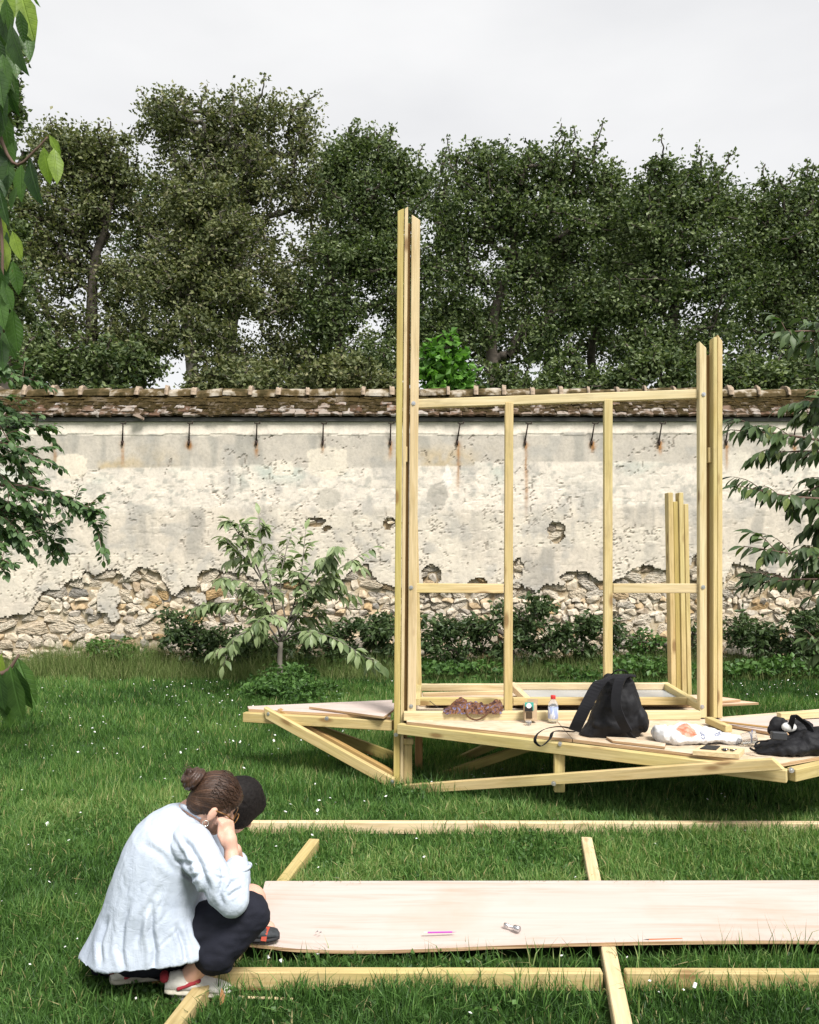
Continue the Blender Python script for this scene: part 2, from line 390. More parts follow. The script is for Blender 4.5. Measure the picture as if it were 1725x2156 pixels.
C = lerp(C, (0.69, 0.64, 0.55), b4 * sm(n1, 0.5, 0.64) * 0.7)
C = lerp(C, (0.42, 0.41, 0.385), sm(n2, 0.56, 0.72) * b2 * 0.6)
def patch(cx, cy, rx, ry, c, amt=1.0, sq=4):
    global C
    d = np.abs((px - cx) / rx) ** sq + np.abs((py - cy) / ry) ** sq + 1.6 * (n2 - 0.5) + 1.2 * (n4 - 0.5)
    C = lerp(C, c, (1 - sm(d, 0.85, 1.1)) * amt)
patch(149, 982, 31, 24, (0.72, 0.66, 0.56)); patch(690, 975, 40, 30, (0.70, 0.645, 0.55), 0.85); patch(595, 985, 22, 16, (0.74, 0.69, 0.6), 0.8)
patch(943, 1000, 10, 22, (0.80, 0.77, 0.72), 1, 2); patch(920, 1045, 22, 26, (0.40, 0.38, 0.34), 0.8, 2); patch(1085, 1000, 24, 55, (0.70, 0.65, 0.58), 0.7)
patch(1560, 990, 30, 40, (0.70, 0.655, 0.57), 0.8); patch(690, 1050, 26, 22, (0.44, 0.42, 0.37), 0.7, 2)
patch(1300, 1010, 120, 24, (0.60, 0.57, 0.51), 0.4)
HOOKS = [115, 258, 398, 540, 680, 822, 965, 1108, 1248, 1390, 1531, -28, 1673]
for k, hx in enumerate(HOOKS):
    ln = [60, 60, 25, 40, 30, 45, 120, 175, 28, 34, 70, 60, 50][k]
    drift = 2.5 * (vnoise(py * 0.05, py * 0 + k, 50) - 0.5)
    w = 2.0 + 2.0 * vnoise(py * 0.2, py * 0 + k, 51)
    a = np.exp(-((px - hx - drift) / w) ** 2) * sm(py, 926, 934) * (1 - sm(py, 926 + ln * 0.6, 930 + ln)) * (0.45 + 0.5 * n4)
    halo = np.exp(-((px - hx) / 7) ** 2 - ((py - 938) / 10) ** 2) * sm(n4, 0.35, 0.6) * (0.9 if k in (2, 8, 9) else 0.45)
    C = lerp(C, (0.36, 0.17, 0.05), np.clip(a + halo, 0, 0.92))
cr = np.abs(fbm(gx * 2.1, gz * 1.7, 61, 4) - 0.5); cr2 = np.abs(fbm(gx * 4.3 + 7, gz * 3.1, 63, 4) - 0.5); crk = np.maximum((1 - sm(cr, 0.0, 0.009)) * sm(n1, 0.44, 0.52), (1 - sm(cr2, 0.0, 0.012)) * sm(n1, 0.53, 0.60)) * b2
C = lerp(C, (0.17, 0.145, 0.12), crk * 0.65); gyy = gyy + 0.012 * crk
wx_ = gx + 0.10 * fbm(gx * 5, gz * 5, 73, 2); wz_ = gz + 0.10 * fbm(gx * 5, gz * 5, 74, 2); pit = sm(fbm(wx_ * 15 + wz_ * 6, wz_ * 26, 71, 3), 0.73, 0.80) * b3 * sm(n1, 0.45, 0.62); C = lerp(C, (0.26, 0.23, 0.19), pit * 0.5); gyy = gyy + 0.010 * pit
nc = len(cols); nr = len(rows)
fm = ~(ex_mask[:-1, :-1] | ex_mask[1:, 1:]); jj, ii = np.nonzero(fm)
Q = np.stack([jj * nc + ii, jj * nc + ii + 1, (jj + 1) * nc + ii + 1, (jj + 1) * nc + ii], -1)
V = np.stack([jx, gyy, jz], -1).reshape(-1, 3); Cf = np.concatenate([C, np.ones(gx.shape + (1,))], -1).reshape(-1, 4)
# rim of the plaster: walls going back to the core
E = np.concatenate([Q[:, [0, 1]], Q[:, [1, 2]], Q[:, [2, 3]], Q[:, [3, 0]]]).astype(np.int64)
keys = E[:, 0] * (nc * nr) + E[:, 1]; rev = E[:, 1] * (nc * nr) + E[:, 0]
rim = E[~np.isin(keys, rev)]
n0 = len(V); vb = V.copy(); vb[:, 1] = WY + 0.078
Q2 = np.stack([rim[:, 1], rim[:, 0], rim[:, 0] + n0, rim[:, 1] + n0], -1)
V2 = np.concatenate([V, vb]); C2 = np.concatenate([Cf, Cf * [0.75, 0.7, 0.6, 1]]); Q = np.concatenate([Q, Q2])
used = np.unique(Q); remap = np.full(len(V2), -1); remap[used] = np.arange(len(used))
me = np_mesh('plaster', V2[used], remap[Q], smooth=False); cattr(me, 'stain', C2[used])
m = M('old_plaster', 0.92, 0.12)
a = m.attr('stain', 'Color'); f1 = m.noise(m.coord(), 26, 8, 0.65); f2 = m.noise(m.coord((1, 1, 0.6)), 7, 6)
c = m.mix(1.0, a, m.ramp(f1, [(0.28, (0.84, 0.82, 0.79)), (0.5, (1.02, 1.0, 0.975)), (0.72, (1.11, 1.09, 1.06))]), 'MULTIPLY')
c = m.mix(1.0, c, m.ramp(f2, [(0.3, (0.88, 0.88, 0.88)), (0.6, (1.03, 1.02, 1.0))]), 'MULTIPLY')
m.color(c); m.bump(m.mix(0.5, f1, f2), 0.4, 0.012); MAT['plaster'] = m.m
link('plaster', me, m.m, wall)

# rubble stones
m = M('rubble_stone', 0.9, 0.15)
r = m.ramp(m.rand(), [(0.0, (0.30, 0.285, 0.26)), (0.12, (0.70, 0.63, 0.52)), (0.5, (0.66, 0.57, 0.44)), (0.68, (0.72, 0.66, 0.56)), (0.84, (0.54, 0.38, 0.20)), (0.9, (0.42, 0.38, 0.33)), (1.0, (0.70, 0.65, 0.56))])
f1 = m.noise(m.coord(rand=True), 3.2, 6); c = m.mix(1.0, r, m.ramp(f1, [(0.28, (0.62, 0.56, 0.48)), (0.55, (1.0, 0.98, 0.95)), (0.75, (1.12, 1.1, 1.06))]), 'MULTIPLY')
m.color(c); m.bump(f1, 0.7, 0.15); MAT['stone'] = m.m
m2 = M('rubble_stone_joined', 0.9, 0.15)
r = m2.ramp(m2.attr('rnd'), [(0.0, (0.30, 0.285, 0.26)), (0.12, (0.70, 0.63, 0.52)), (0.5, (0.66, 0.57, 0.44)), (0.68, (0.72, 0.66, 0.56)), (0.84, (0.54, 0.38, 0.20)), (0.9, (0.42, 0.38, 0.33)), (1.0, (0.70, 0.65, 0.56))])
f1 = m2.noise(m2.coord(), 22, 6); c = m2.mix(1.0, r, m2.ramp(f1, [(0.28, (0.62, 0.56, 0.48)), (0.55, (1.0, 0.98, 0.95)), (0.75, (1.12, 1.1, 1.06))]), 'MULTIPLY')
m2.color(c); m2.bump(f1, 0.7, 0.02); MAT['stone_stuff'] = m2.m
def rock_mesh(name, seed, npt=17):
    r_ = random.Random(seed); bm = bmesh.new()
    for k in range(npt):
        d = Vector((r_.gauss(0, 1), r_.gauss(0, 1), r_.gauss(0, 1))).normalized()
        e = 5.0; s_ = (abs(d.x) ** e + abs(d.y) ** e + abs(d.z) ** e) ** (-1 / e)
        bm.verts.new(d * s_ * r_.uniform(0.86, 1.02))
    res = bmesh.ops.convex_hull(bm, input=bm.verts[:])
    loose = [v for v in bm.verts if not v.link_faces]
    if loose: bmesh.ops.delete(bm, geom=loose, context='VERTS')
    return bm_mesh(name, bm)
ROCKS = [rock_mesh('stone', 100 + i) for i in range(14)]
for r_ in ROCKS: r_.materials.append(MAT['stone'])
def mesh_arrays(me):
    v = np.zeros(len(me.vertices) * 3, np.float32); me.vertices.foreach_get('co', v)
    me.calc_loop_triangles(); t = np.zeros(len(me.loop_triangles) * 3, np.int32); me.loop_triangles.foreach_get('vertices', t)
    return v.reshape(-1, 3), t.reshape(-1, 3)
RA = [mesh_arrays(r_) for r_ in ROCKS]
rr = random.Random(5); stones = []
z = 0.02
while z < 3.0:
    hgt = rr.choice([0.05, 0.065, 0.08, 0.10, 0.13, 0.16]); x = WX0 + rr.uniform(0, 0.2)
    while x < WX1:
        w = hgt * rr.uniform(0.8, 2.9); cx_, cz_ = x + w / 2, z + hgt / 2 + rr.uniform(-0.02, 0.02)
        ppx = CX + cx_ * F / WY; ppy = YH - (cz_ - H) * F / WY
        near = exposed(np.array([ppx, ppx - 12, ppx + 12, ppx]), np.array([ppy, ppy, ppy, ppy + 12]))
        if near.any(): stones.append((w * hgt, cx_, cz_, w, hgt, ppx))
        x += w * rr.uniform(0.93, 1.02)
    z += hgt * 0.93
def stone_matrix(s_):
    _, cx_, cz_, w, hgt, _p = s_
    return (Matrix.Translation((cx_, WY + 0.078 + rr.uniform(-0.018, 0.018), cz_)) @ Matrix.Rotation(rr.gauss(0, 0.2), 4, 'Y') @ Matrix.Rotation(rr.uniform(-0.25, 0.25), 4, 'Z')
            @ Matrix.Diagonal((w * 0.54, rr.uniform(0.035, 0.065), hgt * rr.uniform(0.5, 0.72), 1)))
vis = sorted([s_ for s_ in stones if -5 < s_[5] < 1730], key=lambda s_: -s_[0])
solo = vis[:300]; rest = vis[300:] + [s_ for s_ in stones if not (-5 < s_[5] < 1730)]
for s_ in solo:
    o = link('stone', ROCKS[rr.randrange(14)], None, wall); o.matrix_basis = stone_matrix(s_)
g = Geo()
for s_ in rest:
    v, t = RA[rr.randrange(14)]; mt = np.array(stone_matrix(s_)); g.add(v @ mt[:3, :3].T + mt[:3, 3], None, t, rr.random())
tag(link('small_stones', g.build('small_stones'), MAT['stone_stuff'], wall), kind='stuff')

# coping roof
EV_Y, EV_Z, RG_Y, RG_Z = WY - 0.06, 3.64, WY + 0.27, 3.98
def slope(t): return Vector((0, EV_Y + (RG_Y - EV_Y) * t, EV_Z + (RG_Z - EV_Z) * t))
bm = bmesh.new()
prof = [(EV_Y + 0.03, EV_Z - 0.035), (RG_Y, RG_Z - 0.04), (2 * RG_Y - EV_Y, EV_Z - 0.035)]
v0 = [bm.verts.new((WX0, a, b)) for a, b in prof]; v1 = [bm.verts.new((WX1, a, b)) for a, b in prof]
bm.faces.new(v0); bm.faces.new(v1[::-1])
for i in range(3): bm.faces.new((v0[i], v1[i], v1[(i + 1) % 3], v0[(i + 1) % 3]))
MAT['moss'] = simple('brown_moss', (0.055, 0.038, 0.014), 0.95, nscale=18, namp=0.6, bump=0.8, spec=0.05)
roof = link('coping_roof', bm_mesh('coping_roof', bm), MAT['moss'], wall)
m = M('old_clay_tile', 0.9, 0.15)
r = m.ramp(m.rand(), [(0.0, (0.10, 0.055, 0.034)), (0.25, (0.20, 0.14, 0.10)), (0.5, (0.34, 0.30, 0.26)), (0.75, (0.17, 0.10, 0.06)), (1.0, (0.44, 0.41, 0.37))])
f1 = m.noise(m.coord((1, 1, 0.2), rand=True), 1.6, 4)
c = m.mix(m.ramp(f1, [(0.5, 0.0), (0.62, 0.8)]), r, (0.30, 0.27, 0.24)); f2 = m.noise(m.coord((1, 1, 0.2), rand=True), 1.2, 4)
c = m.mix(m.ramp(f2, [(0.44, 0.0), (0.56, 1.0)]), c, (0.055, 0.036, 0.018))
m.color(c); m.bump(f1, 0.5, 0.02); MAT['tile'] = m.m
m = M('mossy_clay_tile', 0.95, 0.08)
f1 = m.noise(m.coord((1, 1, 0.2), rand=True), 1.5, 5)
m.color(m.ramp(f1, [(0.35, (0.030, 0.023, 0.009)), (0.55, (0.062, 0.044, 0.018)), (0.70, (0.15, 0.12, 0.085)), (0.80, (0.32, 0.28, 0.23))])); m.bump(f1, 0.9, 0.2); MAT['tile_moss'] = m.m
def tile_mesh(seed):
    r_ = random.Random(seed); bm = bmesh.new(); bmesh.ops.create_cube(bm, size=1.0)
    bmesh.ops.subdivide_edges(bm, edges=[e for e in bm.edges if abs(e.verts[0].co.x - e.verts[1].co.x) > 0.5], cuts=2)
    for v in bm.verts:
        v.co.z += 0.25 * math.cos(v.co.x * 2.6) + r_.uniform(-0.12, 0.12); v.co.y += r_.uniform(-0.06, 0.06); v.co.x += r_.uniform(-0.02, 0.02)
    me = bm_mesh('roof_tile', bm); me.materials.append(MAT['tile_moss' if seed >= 8 else 'tile']); return me
TILES = [tile_mesh(i) for i in range(16)]; TA = [mesh_arrays(t_) for t_ in TILES]
ang = math.atan2(RG_Z - EV_Z, RG_Y - EV_Y); tl = []
for row in range(6):
    x = WX0 + rr.uniform(0, 0.15)
    while x < WX1 - 0.1:
        w = rr.uniform(0.15, 0.185); c_ = slope(0.06 + row * 0.155); c_.x = x + w / 2
        tl.append((row, c_, w)); x += w + 0.004
def tile_matrix(t_):
    row, c_, w = t_; drop = -0.010 if rr.random() < 0.92 else rr.uniform(-0.03, -0.015)
    return (Matrix.Translation(c_ + Vector((0, drop + rr.uniform(-0.012, 0.006), 0.006 + rr.uniform(-0.006, 0.01)))) @ Matrix.Rotation(ang - 0.10 + rr.uniform(-0.05, 0.05), 4, 'X')
            @ Matrix.Rotation(rr.gauss(0, 0.03), 4, 'Y') @ Matrix.Rotation(rr.gauss(0, 0.035), 4, 'Z') @ Matrix.Diagonal((w, 0.15, 0.034, 1)))
solo_t = [t_ for t_ in tl if t_[0] < 4 and abs(t_[1].x) < 6.05][:300]; sset = set(id(t_) for t_ in solo_t)
for t_ in solo_t:
    o = link('roof_tile', TILES[rr.randrange(8) + (8 if rr.random() < (0.12, 0.4, 0.75, 0.9)[t_[0]] else 0)], None, roof); o.matrix_basis = tile_matrix(t_)
g = Geo()
for t_ in tl:
    if id(t_) in sset: continue
    v, t = TA[rr.randrange(8)]; mt = np.array(tile_matrix(t_)); g.add(v @ mt[:3, :3].T + mt[:3, 3], None, t)
tag(link('upper_roof_tiles', g.build('upper_roof_tiles'), MAT['tile_moss'], roof), kind='stuff')
# ridge tiles and their mortar collars
m = M('ridge_clay', 0.9, 0.15)
f1 = m.noise(m.coord(rand=True), 4.5, 5, 0.55); c = m.ramp(f1, [(0.40, (0.045, 0.034, 0.012)), (0.52, (0.12, 0.085, 0.04)), (0.60, (0.36, 0.31, 0.24)), (0.72, (0.46, 0.42, 0.36))])
m.color(c); m.bump(f1, 0.8, 0.05); MAT['ridge'] = m.m
MAT['collar'] = simple('lichen_mortar', (0.30, 0.23, 0.165), 0.9, nscale=12, namp=0.65, bump=0.5)
def arch(name, ln, r0, r1, seed, segs=8):
    r_ = random.Random(seed); V = []; Q = []
    for i in range(4):
        for j in range(segs + 1):
            a = math.pi * j / segs; rad = (r0 + (r1 - r0) * i / 3) * r_.uniform(0.93, 1.05)
            V.append(((i / 3 - 0.5) * ln, -rad * math.cos(a), rad * math.sin(a)))
    for i in range(3):
        for j in range(segs): Q.append((i * (segs + 1) + j, i * (segs + 1) + j + 1, (i + 1) * (segs + 1) + j + 1, (i + 1) * (segs + 1) + j))
    n_ = len(V)
    for e in (0, 3):
        V.append((((e / 3) - 0.5) * ln, 0, 0))
    T = [(n_, j + 1, j) for j in range(segs)] + [(n_ + 1, 3 * (segs + 1) + j, 3 * (segs + 1) + j + 1) for j in range(segs)]
    return np_mesh(name, V, Q, T)
RT = [arch('ridge_tile', 0.405, 0.115, 0.13, i) for i in range(4)]; CT = [arch('mortar_collar', 0.055, 0.165, 0.155, 20 + i) for i in range(4)]
for t_ in RT: t_.materials.append(MAT['ridge'])
for t_ in CT: t_.materials.append(MAT['collar'])
x = WX0 + 0.2
while x < WX1 - 0.2:
    o = link('ridge_tile', RT[rr.randrange(4)], None, roof); o.matrix_basis = Matrix.Translation((x, RG_Y, RG_Z - 0.03 + rr.uniform(-0.015, 0.01))) @ Matrix.Rotation(rr.gauss(0, 0.025), 4, 'Y')
    if rr.random() < 0.85: o = link('mortar_collar', CT[rr.randrange(4)], None, roof); o.matrix_basis = Matrix.Translation((x + 0.205, RG_Y, RG_Z - 0.02)) @ Matrix.Rotation(rr.gauss(0, 0.06), 4, 'Z') @ Matrix.Diagonal((rr.uniform(0.6, 1.4), 1, rr.uniform(0.82, 1.08), 1))
    x += 0.41
g = Geo()   # cushions of moss along ridge and courses
MR = [mesh_arrays(rock_mesh('m', 300 + i, 16)) for i in range(6)]
for k in range(1500):
    t_ = 1 - abs(rr.gauss(0, 0.3)); t_ = max(0.08, min(0.98, t_)); c_ = slope(t_); s0 = rr.uniform(0.015, 0.05)
    v, t = MR[rr.randrange(6)]; g.add(v * [s0 * rr.uniform(1, 2.2), s0, s0 * 0.6] + [rr.uniform(WX0, WX1), c_.y - 0.015, c_.z + 0.012], None, t)
tag(link('moss_cushions', g.build('moss_cushions', True), MAT['moss'], roof), kind='stuff')
MAT['fascia'] = simple('weathered_fascia', (0.115, 0.11, 0.105), 0.85, nscale=6, namp=0.35, bump=0.3)
link('fascia_board', box_mesh('fascia_board', WX0, WX1, WY - 0.055, WY + 0.03, 3.548, 3.605, 0.006), MAT['fascia'], wall)
# broken slipped tile above the fascia
o = link('slipped_tile', TILES[2], None, roof); p = P(293, 872, WY - 0.11)
o.matrix_basis = Matrix.Translation(p) @ Matrix.Rotation(1.0, 4, 'X') @ Matrix.Rotation(0.7, 4, 'Y') @ Matrix.Diagonal((0.16, 0.16, 0.02, 1))
# iron hooks
for k, hx in enumerate(HOOKS):
    if hx < -20 or hx > 1700: continue
    tp = P(hx + (1 if k < 6 else 4), 892, WY - 0.10); bt = P(hx - (0 if k < 6 else 2), 928, WY - 0.01)
    g = Geo()
    if k > 0:
        g.add(*tube([tp, (tp + bt) / 2, bt], [0.009, 0.010, 0.012], 6))
        g.add(*tube([tp + Vector((-0.035, -0.01, 0.012)), tp, tp + Vector((0.045, -0.02, -0.004)), tp + Vector((0.05, -0.03, 0.03))], 0.009, 6))
    else: bt = P(hx, 932, WY - 0.01)
    g.add(*tube([bt + Vector((0, 0.03, 0)), bt + Vector((0, -0.02, -0.02)), bt + Vector((0, -0.01, -0.07))], [0.018, 0.020, 0.010], 6))
    link('iron_hook', g.build('iron_hook', True), MAT['iron'], wall)
# ================================================================= trees beyond the wall
def leaf_cloud(g, centers, sig, n, size, r_, tone=None, aspect=0.62, flat=0.0, wt=None):
    """n rhombic leaves scattered round each centre; g is a Geo"""
    K = len(centers); idx = r_.integers(0, K, n) if wt is None else r_.choice(K, n, p=np.asarray(wt) / np.sum(wt)); c = np.asarray(centers)[idx]
    s_ = np.asarray(sig)[idx] if np.ndim(sig) else np.full(n, sig)
    p = r_.normal(0, 1, (n, 3)); p /= np.linalg.norm(p, axis=1)[:, None]; p = c + p * (r_.random(n) ** 0.5 * s_ * 1.9)[:, None] * [1, 1, 0.75]
    d = r_.normal(0, 1, (n, 3)); d[:, 2] = d[:, 2] * 0.7 - 0.3; d /= np.linalg.norm(d, axis=1)[:, None]
    u = r_.normal(0, 1, (n, 3)); u[:, 2] *= (1 - flat); u = np.cross(d, u); u /= np.linalg.norm(u, axis=1)[:, None] + 1e-9
    L = size * r_.uniform(0.65, 1.3, n)[:, None]; W = L * aspect * 0.5
    nrm = np.cross(d, u)
    A = p; B = p + d * L * 0.5 + u * W + nrm * L * 0.12; Cc = p + d * L; D = p + d * L * 0.5 - u * W + nrm * L * 0.12
    V = np.stack([A, B, Cc, D], 1).reshape(-1, 3); b = np.arange(n) * 4
    T = np.concatenate([np.stack([b, b + 1, b + 2], 1), np.stack([b, b + 2, b + 3], 1)])
    ct = r_.uniform(-0.18, 0.18, K) if tone is None else tone
    rv = np.clip(r_.beta(1.3, 1.7, n) * 0.98 + np.asarray(ct)[idx], 0, 1)
    g.add(V, None, T, np.repeat(rv, 4))

def grow(nodes, centers, r_, up=0.6):
    """joins every crown point to the nearest node of the skeleton already grown"""
    pos = [np.array(p) for p, _ in nodes]; par = [q for _, q in nodes]; tips = []
    buf = np.zeros((len(pos) + 3 * len(centers), 3)); buf[:len(pos)] = np.array(pos); t0 = buf[:len(pos)].copy()
    order = sorted(range(len(centers)), key=lambda k: np.min(np.linalg.norm(t0 - centers[k], axis=1)))
    for k in order:
        c = np.array(centers[k]); d = buf[:len(pos)] - c
        cost = np.linalg.norm(d, axis=1) + up * np.maximum(0, d[:, 2])
        j = int(np.argmin(cost)); a = pos[j]; ln = np.linalg.norm(c - a); prev = j
        for f in (0.35, 0.7, 1.0):
            q = a + (c - a) * f + r_.normal(0, 0.05 * ln, 3) * (f < 1) + np.array([0, 0, -0.10 * ln * f * (1 - f) * 2])
            buf[len(pos)] = q; pos.append(q); par.append(prev); prev = len(pos) - 1
        tips.append(prev)
    cnt = np.zeros(len(pos)); cnt[tips] = 1
    for i in range(len(pos) - 1, -1, -1):
        if par[i] >= 0: cnt[par[i]] += cnt[i]
    return pos, par, cnt
def skeleton_geo(pos, par, cnt, k, rmin, trunk_n, trunk_r, sides=5):
    g = Geo()
    rad = lambda i: (trunk_r[i] if i < trunk_n else max(rmin, k * math.sqrt(max(cnt[i], 1))))
    for i in range(len(pos)):
        if par[i] < 0: continue
        j = par[i]; r0 = rad(j) if (j < trunk_n and i < trunk_n) else min(rad(j), rad(i) * 1.25)
        g.add(*tube([pos[j], pos[i]], [r0, rad(i)], 7 if i < trunk_n else sides, cap=False))
    return g

def make_tree(name, label, cat, trunk_px, Y, ells, K, nleaf, size, seed, mat, bark='bark', sprays=70, tr=0.20, sig=0.31, group=None, depth=0.8, k=0.013, ncore=0):
    r_ = np.random.default_rng(seed); s_ = Y / F
    tp = [P(a, b, Y) for a, b in trunk_px]; tp = curve_pts([Vector((tp[0].x, Y, -0.05))] + tp, 10)
    ar = np.array([e[2] * e[3] for e in ells], float); ar /= ar.sum(); centers = []; sg = []
    for _ in range(K):
        e = ells[r_.choice(len(ells), p=ar)]
        d = r_.normal(0, 1, 3); d /= np.linalg.norm(d); rad = r_.uniform(0.0, 1) ** 0.42; spr = r_.random() < 0.10; rad = r_.uniform(0.98, 1.22) if spr else rad
        c = P(e[0], e[1], Y); dy = min(e[2] * s_ * depth, 2.6)
        q = np.array([c.x + d[0] * e[2] * s_ * rad * 0.92, Y + d[1] * dy * rad, c.z + d[2] * e[3] * s_ * rad * 0.92])
        if q[2] > 0.5: centers.append(q); sg.append(sig * (r_.uniform(0.3, 0.6) if spr else r_.uniform(0.6, 1.3)))
    wt = [1.0] * len(centers); cc = np.mean(centers, 0); hi = sorted(range(len(centers)), key=lambda q: -(centers[q][2] - cc[2]) - 0.7 * abs(centers[q][0] - cc[0]))[:max(6, len(centers) // 2)]
    for _ in range(sprays):
        b_ = centers[r_.choice(hi)]; d = (b_ - cc) / (np.linalg.norm(b_ - cc) + 1e-6) + r_.normal(0, 0.45, 3) + [0, 0, 0.25]; d /= np.linalg.norm(d); ln = r_.uniform(0.35, 0.95) * sig / 0.31
        for f in np.linspace(0.35, 1, 4): centers.append(b_ + d * ln * f + r_.normal(0, 0.05, 3)); sg.append(sig * (0.48 - 0.25 * f)); wt.append(0.20 - 0.10 * f)
    nodes = [(tuple(p), i - 1) for i, p in enumerate(tp)]
    pos, par, cnt = grow([(np.array(p), q) for p, q in nodes], centers, r_)
    n_t = len(tp); trr = [tr * (1 - 0.75 * i / (n_t - 1)) for i in range(n_t)]
    root = empty(name, (tp[0].x, Y, 0), label, cat, group)
    link('trunk', skeleton_geo(pos, par, cnt, k, 0.018, n_t, trr).build('trunk', True), MAT[bark], root)
    g = Geo(); leaf_cloud(g, centers, sg, nleaf, size, r_, wt=wt)
    link('crown', g.build('crown'), MAT[mat], root)
    return root
TG = 'tall trees in the row beyond the wall'
make_tree('plane_tree', 'left tree of the row beyond the wall, slim dark trunk forking into two limbs', 'tree', [(192,830),(194,640),(200,545),(225,470),(240,380)], 24,
          [(130,330,75,70),(215,360,80,85),(170,450,110,80),(120,560,80,70),(250,600,60,70),(110,690,75,70),(230,720,70,60),(60,460,60,90),(190,790,90,60),(60,780,80,70)], 475, 31814, 0.12, 1, 'leaf_far', tr=0.22, group=TG)
make_tree('plane_tree', 'tallest tree of the row, thin airy top standing above all others', 'tree', [(485,830),(482,720),(500,600),(505,480),(520,350)], 25,
          [(340,240,60,60),(420,270,90,80),(520,270,80,90),(610,260,75,80),(650,380,60,90),(400,390,90,90),(530,400,110,90),(420,520,110,80),(560,540,110,90),(600,650,110,80),(380,620,90,70),(330,470,60,60),(540,760,110,60),(640,780,80,50),(300,720,60,70)], 672, 46964, 0.12, 2, 'leaf_far', bark='bark_pale', tr=0.30, group=TG, k=0.015)
make_tree('plane_tree', 'pale-barked leaning tree in front of the tallest tree beyond the wall', 'tree', [(408,830),(398,720),(396,640),(420,520),(430,420)], 23,
          [(380,560,80,70),(460,500,70,60),(420,440,70,60),(340,620,60,60),(470,620,70,70),(420,700,100,50)], 277, 21208, 0.12, 3, 'leaf_far', bark='bark_pale', tr=0.21, group=TG)
make_tree('plane_tree', 'rounded tree just left of the tall timber post, beyond the wall', 'tree', [(720,830),(715,690),(745,560),(770,430)], 24,
          [(770,330,55,60),(720,350,40,50),(850,370,60,55),(790,450,100,90),(740,560,90,90),(840,580,80,90),(690,660,70,70),(860,690,60,60),(800,770,110,50)], 454, 34844, 0.12, 4, 'leaf_far_green', tr=0.24, group=TG)
make_tree('plane_tree', 'broad dark tree behind the top bar of the timber frame', 'tree', [(1040,830),(1035,690),(1070,570),(1100,430)], 24,
          [(1020,360,65,65),(1110,380,80,65),(1200,375,85,60),(1270,410,50,55),(1000,460,80,80),(1130,480,120,90),(1240,500,80,80),(960,560,60,90),(1080,600,90,70),(1230,620,80,70),(1000,680,70,60),(1150,700,80,60),(920,660,50,70)], 555, 39389, 0.12, 5, 'leaf_far_green', tr=0.24, group=TG)
make_tree('plane_tree', 'dense round tree behind the right-hand posts, beyond the wall', 'tree', [(1420,830),(1415,690),(1430,570),(1440,440)], 23.5,
          [(1420,400,70,65),(1370,450,70,70),(1500,430,70,60),(1440,510,120,90),(1380,620,90,90),(1500,630,90,80),(1300,660,50,80),(1560,560,50,70),(1360,730,80,60),(1480,740,90,60)], 475, 36358, 0.12, 6, 'leaf_far_green', tr=0.25, group=TG)
make_tree('plane_tree', 'rightmost tree of the row, cut by the picture edge beyond the wall', 'tree', [(1665,830),(1665,700),(1670,600),(1680,470)], 24,
          [(1690,430,70,65),(1630,450,60,70),(1680,530,100,80),(1620,610,70,70),(1740,600,70,90),(1790,470,80,90),(1700,680,80,50),(1600,720,60,60),(1740,760,90,60)], 394, 30299, 0.12, 7, 'leaf_far_green', tr=0.22, group=TG)
make_tree('plane_tree', 'slender tree between the broad dark tree and the round right tree', 'tree', [(1250,830),(1245,740),(1275,640),(1300,520)], 26.5,
          [(1290,470,50,60),(1310,560,60,70),(1260,640,50,60),(1180,560,50,60)], 177, 10604, 0.12, 8, 'leaf_far_green', tr=0.2, group=TG)
make_tree('ivy_tree', 'dark ivy-clad tree at the left picture edge, beyond the wall', 'tree', [(10,830),(5,600),(0,400),(-5,220)], 16,
          [(-10,150,55,60),(-30,250,75,70),(-25,360,80,80),(-20,480,80,90),(-10,600,85,90),(0,710,80,70)], 180, 19000, 0.10, 9, 'leaf_far_green', tr=0.2, sig=0.17)
SG = 'thin trees of the second row beyond the wall'
for k, (lab, tx_, el_) in enumerate([('second-row tree filling the gap left of the tallest tree', 300, [(290,420,70,90),(270,560,70,90),(300,700,80,90),(40,560,60,120),(60,740,70,70)]),
    ('second-row tree filling the gap between the tallest tree and the tall post', 690, [(690,420,60,90),(680,560,80,90),(700,700,90,80),(620,740,70,60)]),
    ('second-row tree filling the gap just right of the tall post', 925, [(925,440,50,80),(935,570,60,90),(920,700,80,80),(1020,720,70,70)]),
    ('second-row tree filling the gap behind the top rail', 1150, [(1150,560,80,80),(1120,680,90,80),(1240,720,90,70),(1060,760,80,50)]),
    ('second-row tree filling the gap at the right-hand posts', 1330, [(1325,480,50,80),(1330,620,70,90),(1340,750,90,60),(1570,520,50,90),(1580,680,70,90)])]):
    make_tree('second_row_tree', lab, 'tree', [(tx_, 830), (tx_ + 5, 700), (tx_ - 4, 560), (tx_, 430)], 29, el_, 130, 9500, 0.13, 80 + k, 'leaf_far' if k % 2 else 'leaf_far_green', tr=0.16, group=SG, sig=0.40)
UG = 'low shrubs behind the coping'
ul = ['low bush behind the coping at its far left end', 'low bush behind the coping, right of the far left one', 'yellowish low bush behind the coping under the tallest tree', 'low bush behind the coping just left of the tall post', 'small bush behind the coping right of the bright maple', 'low bush behind the coping over the top bar', 'low bush behind the coping left of the right posts', 'low bush behind the coping right of the right posts', 'low bush behind the coping at its far right end']
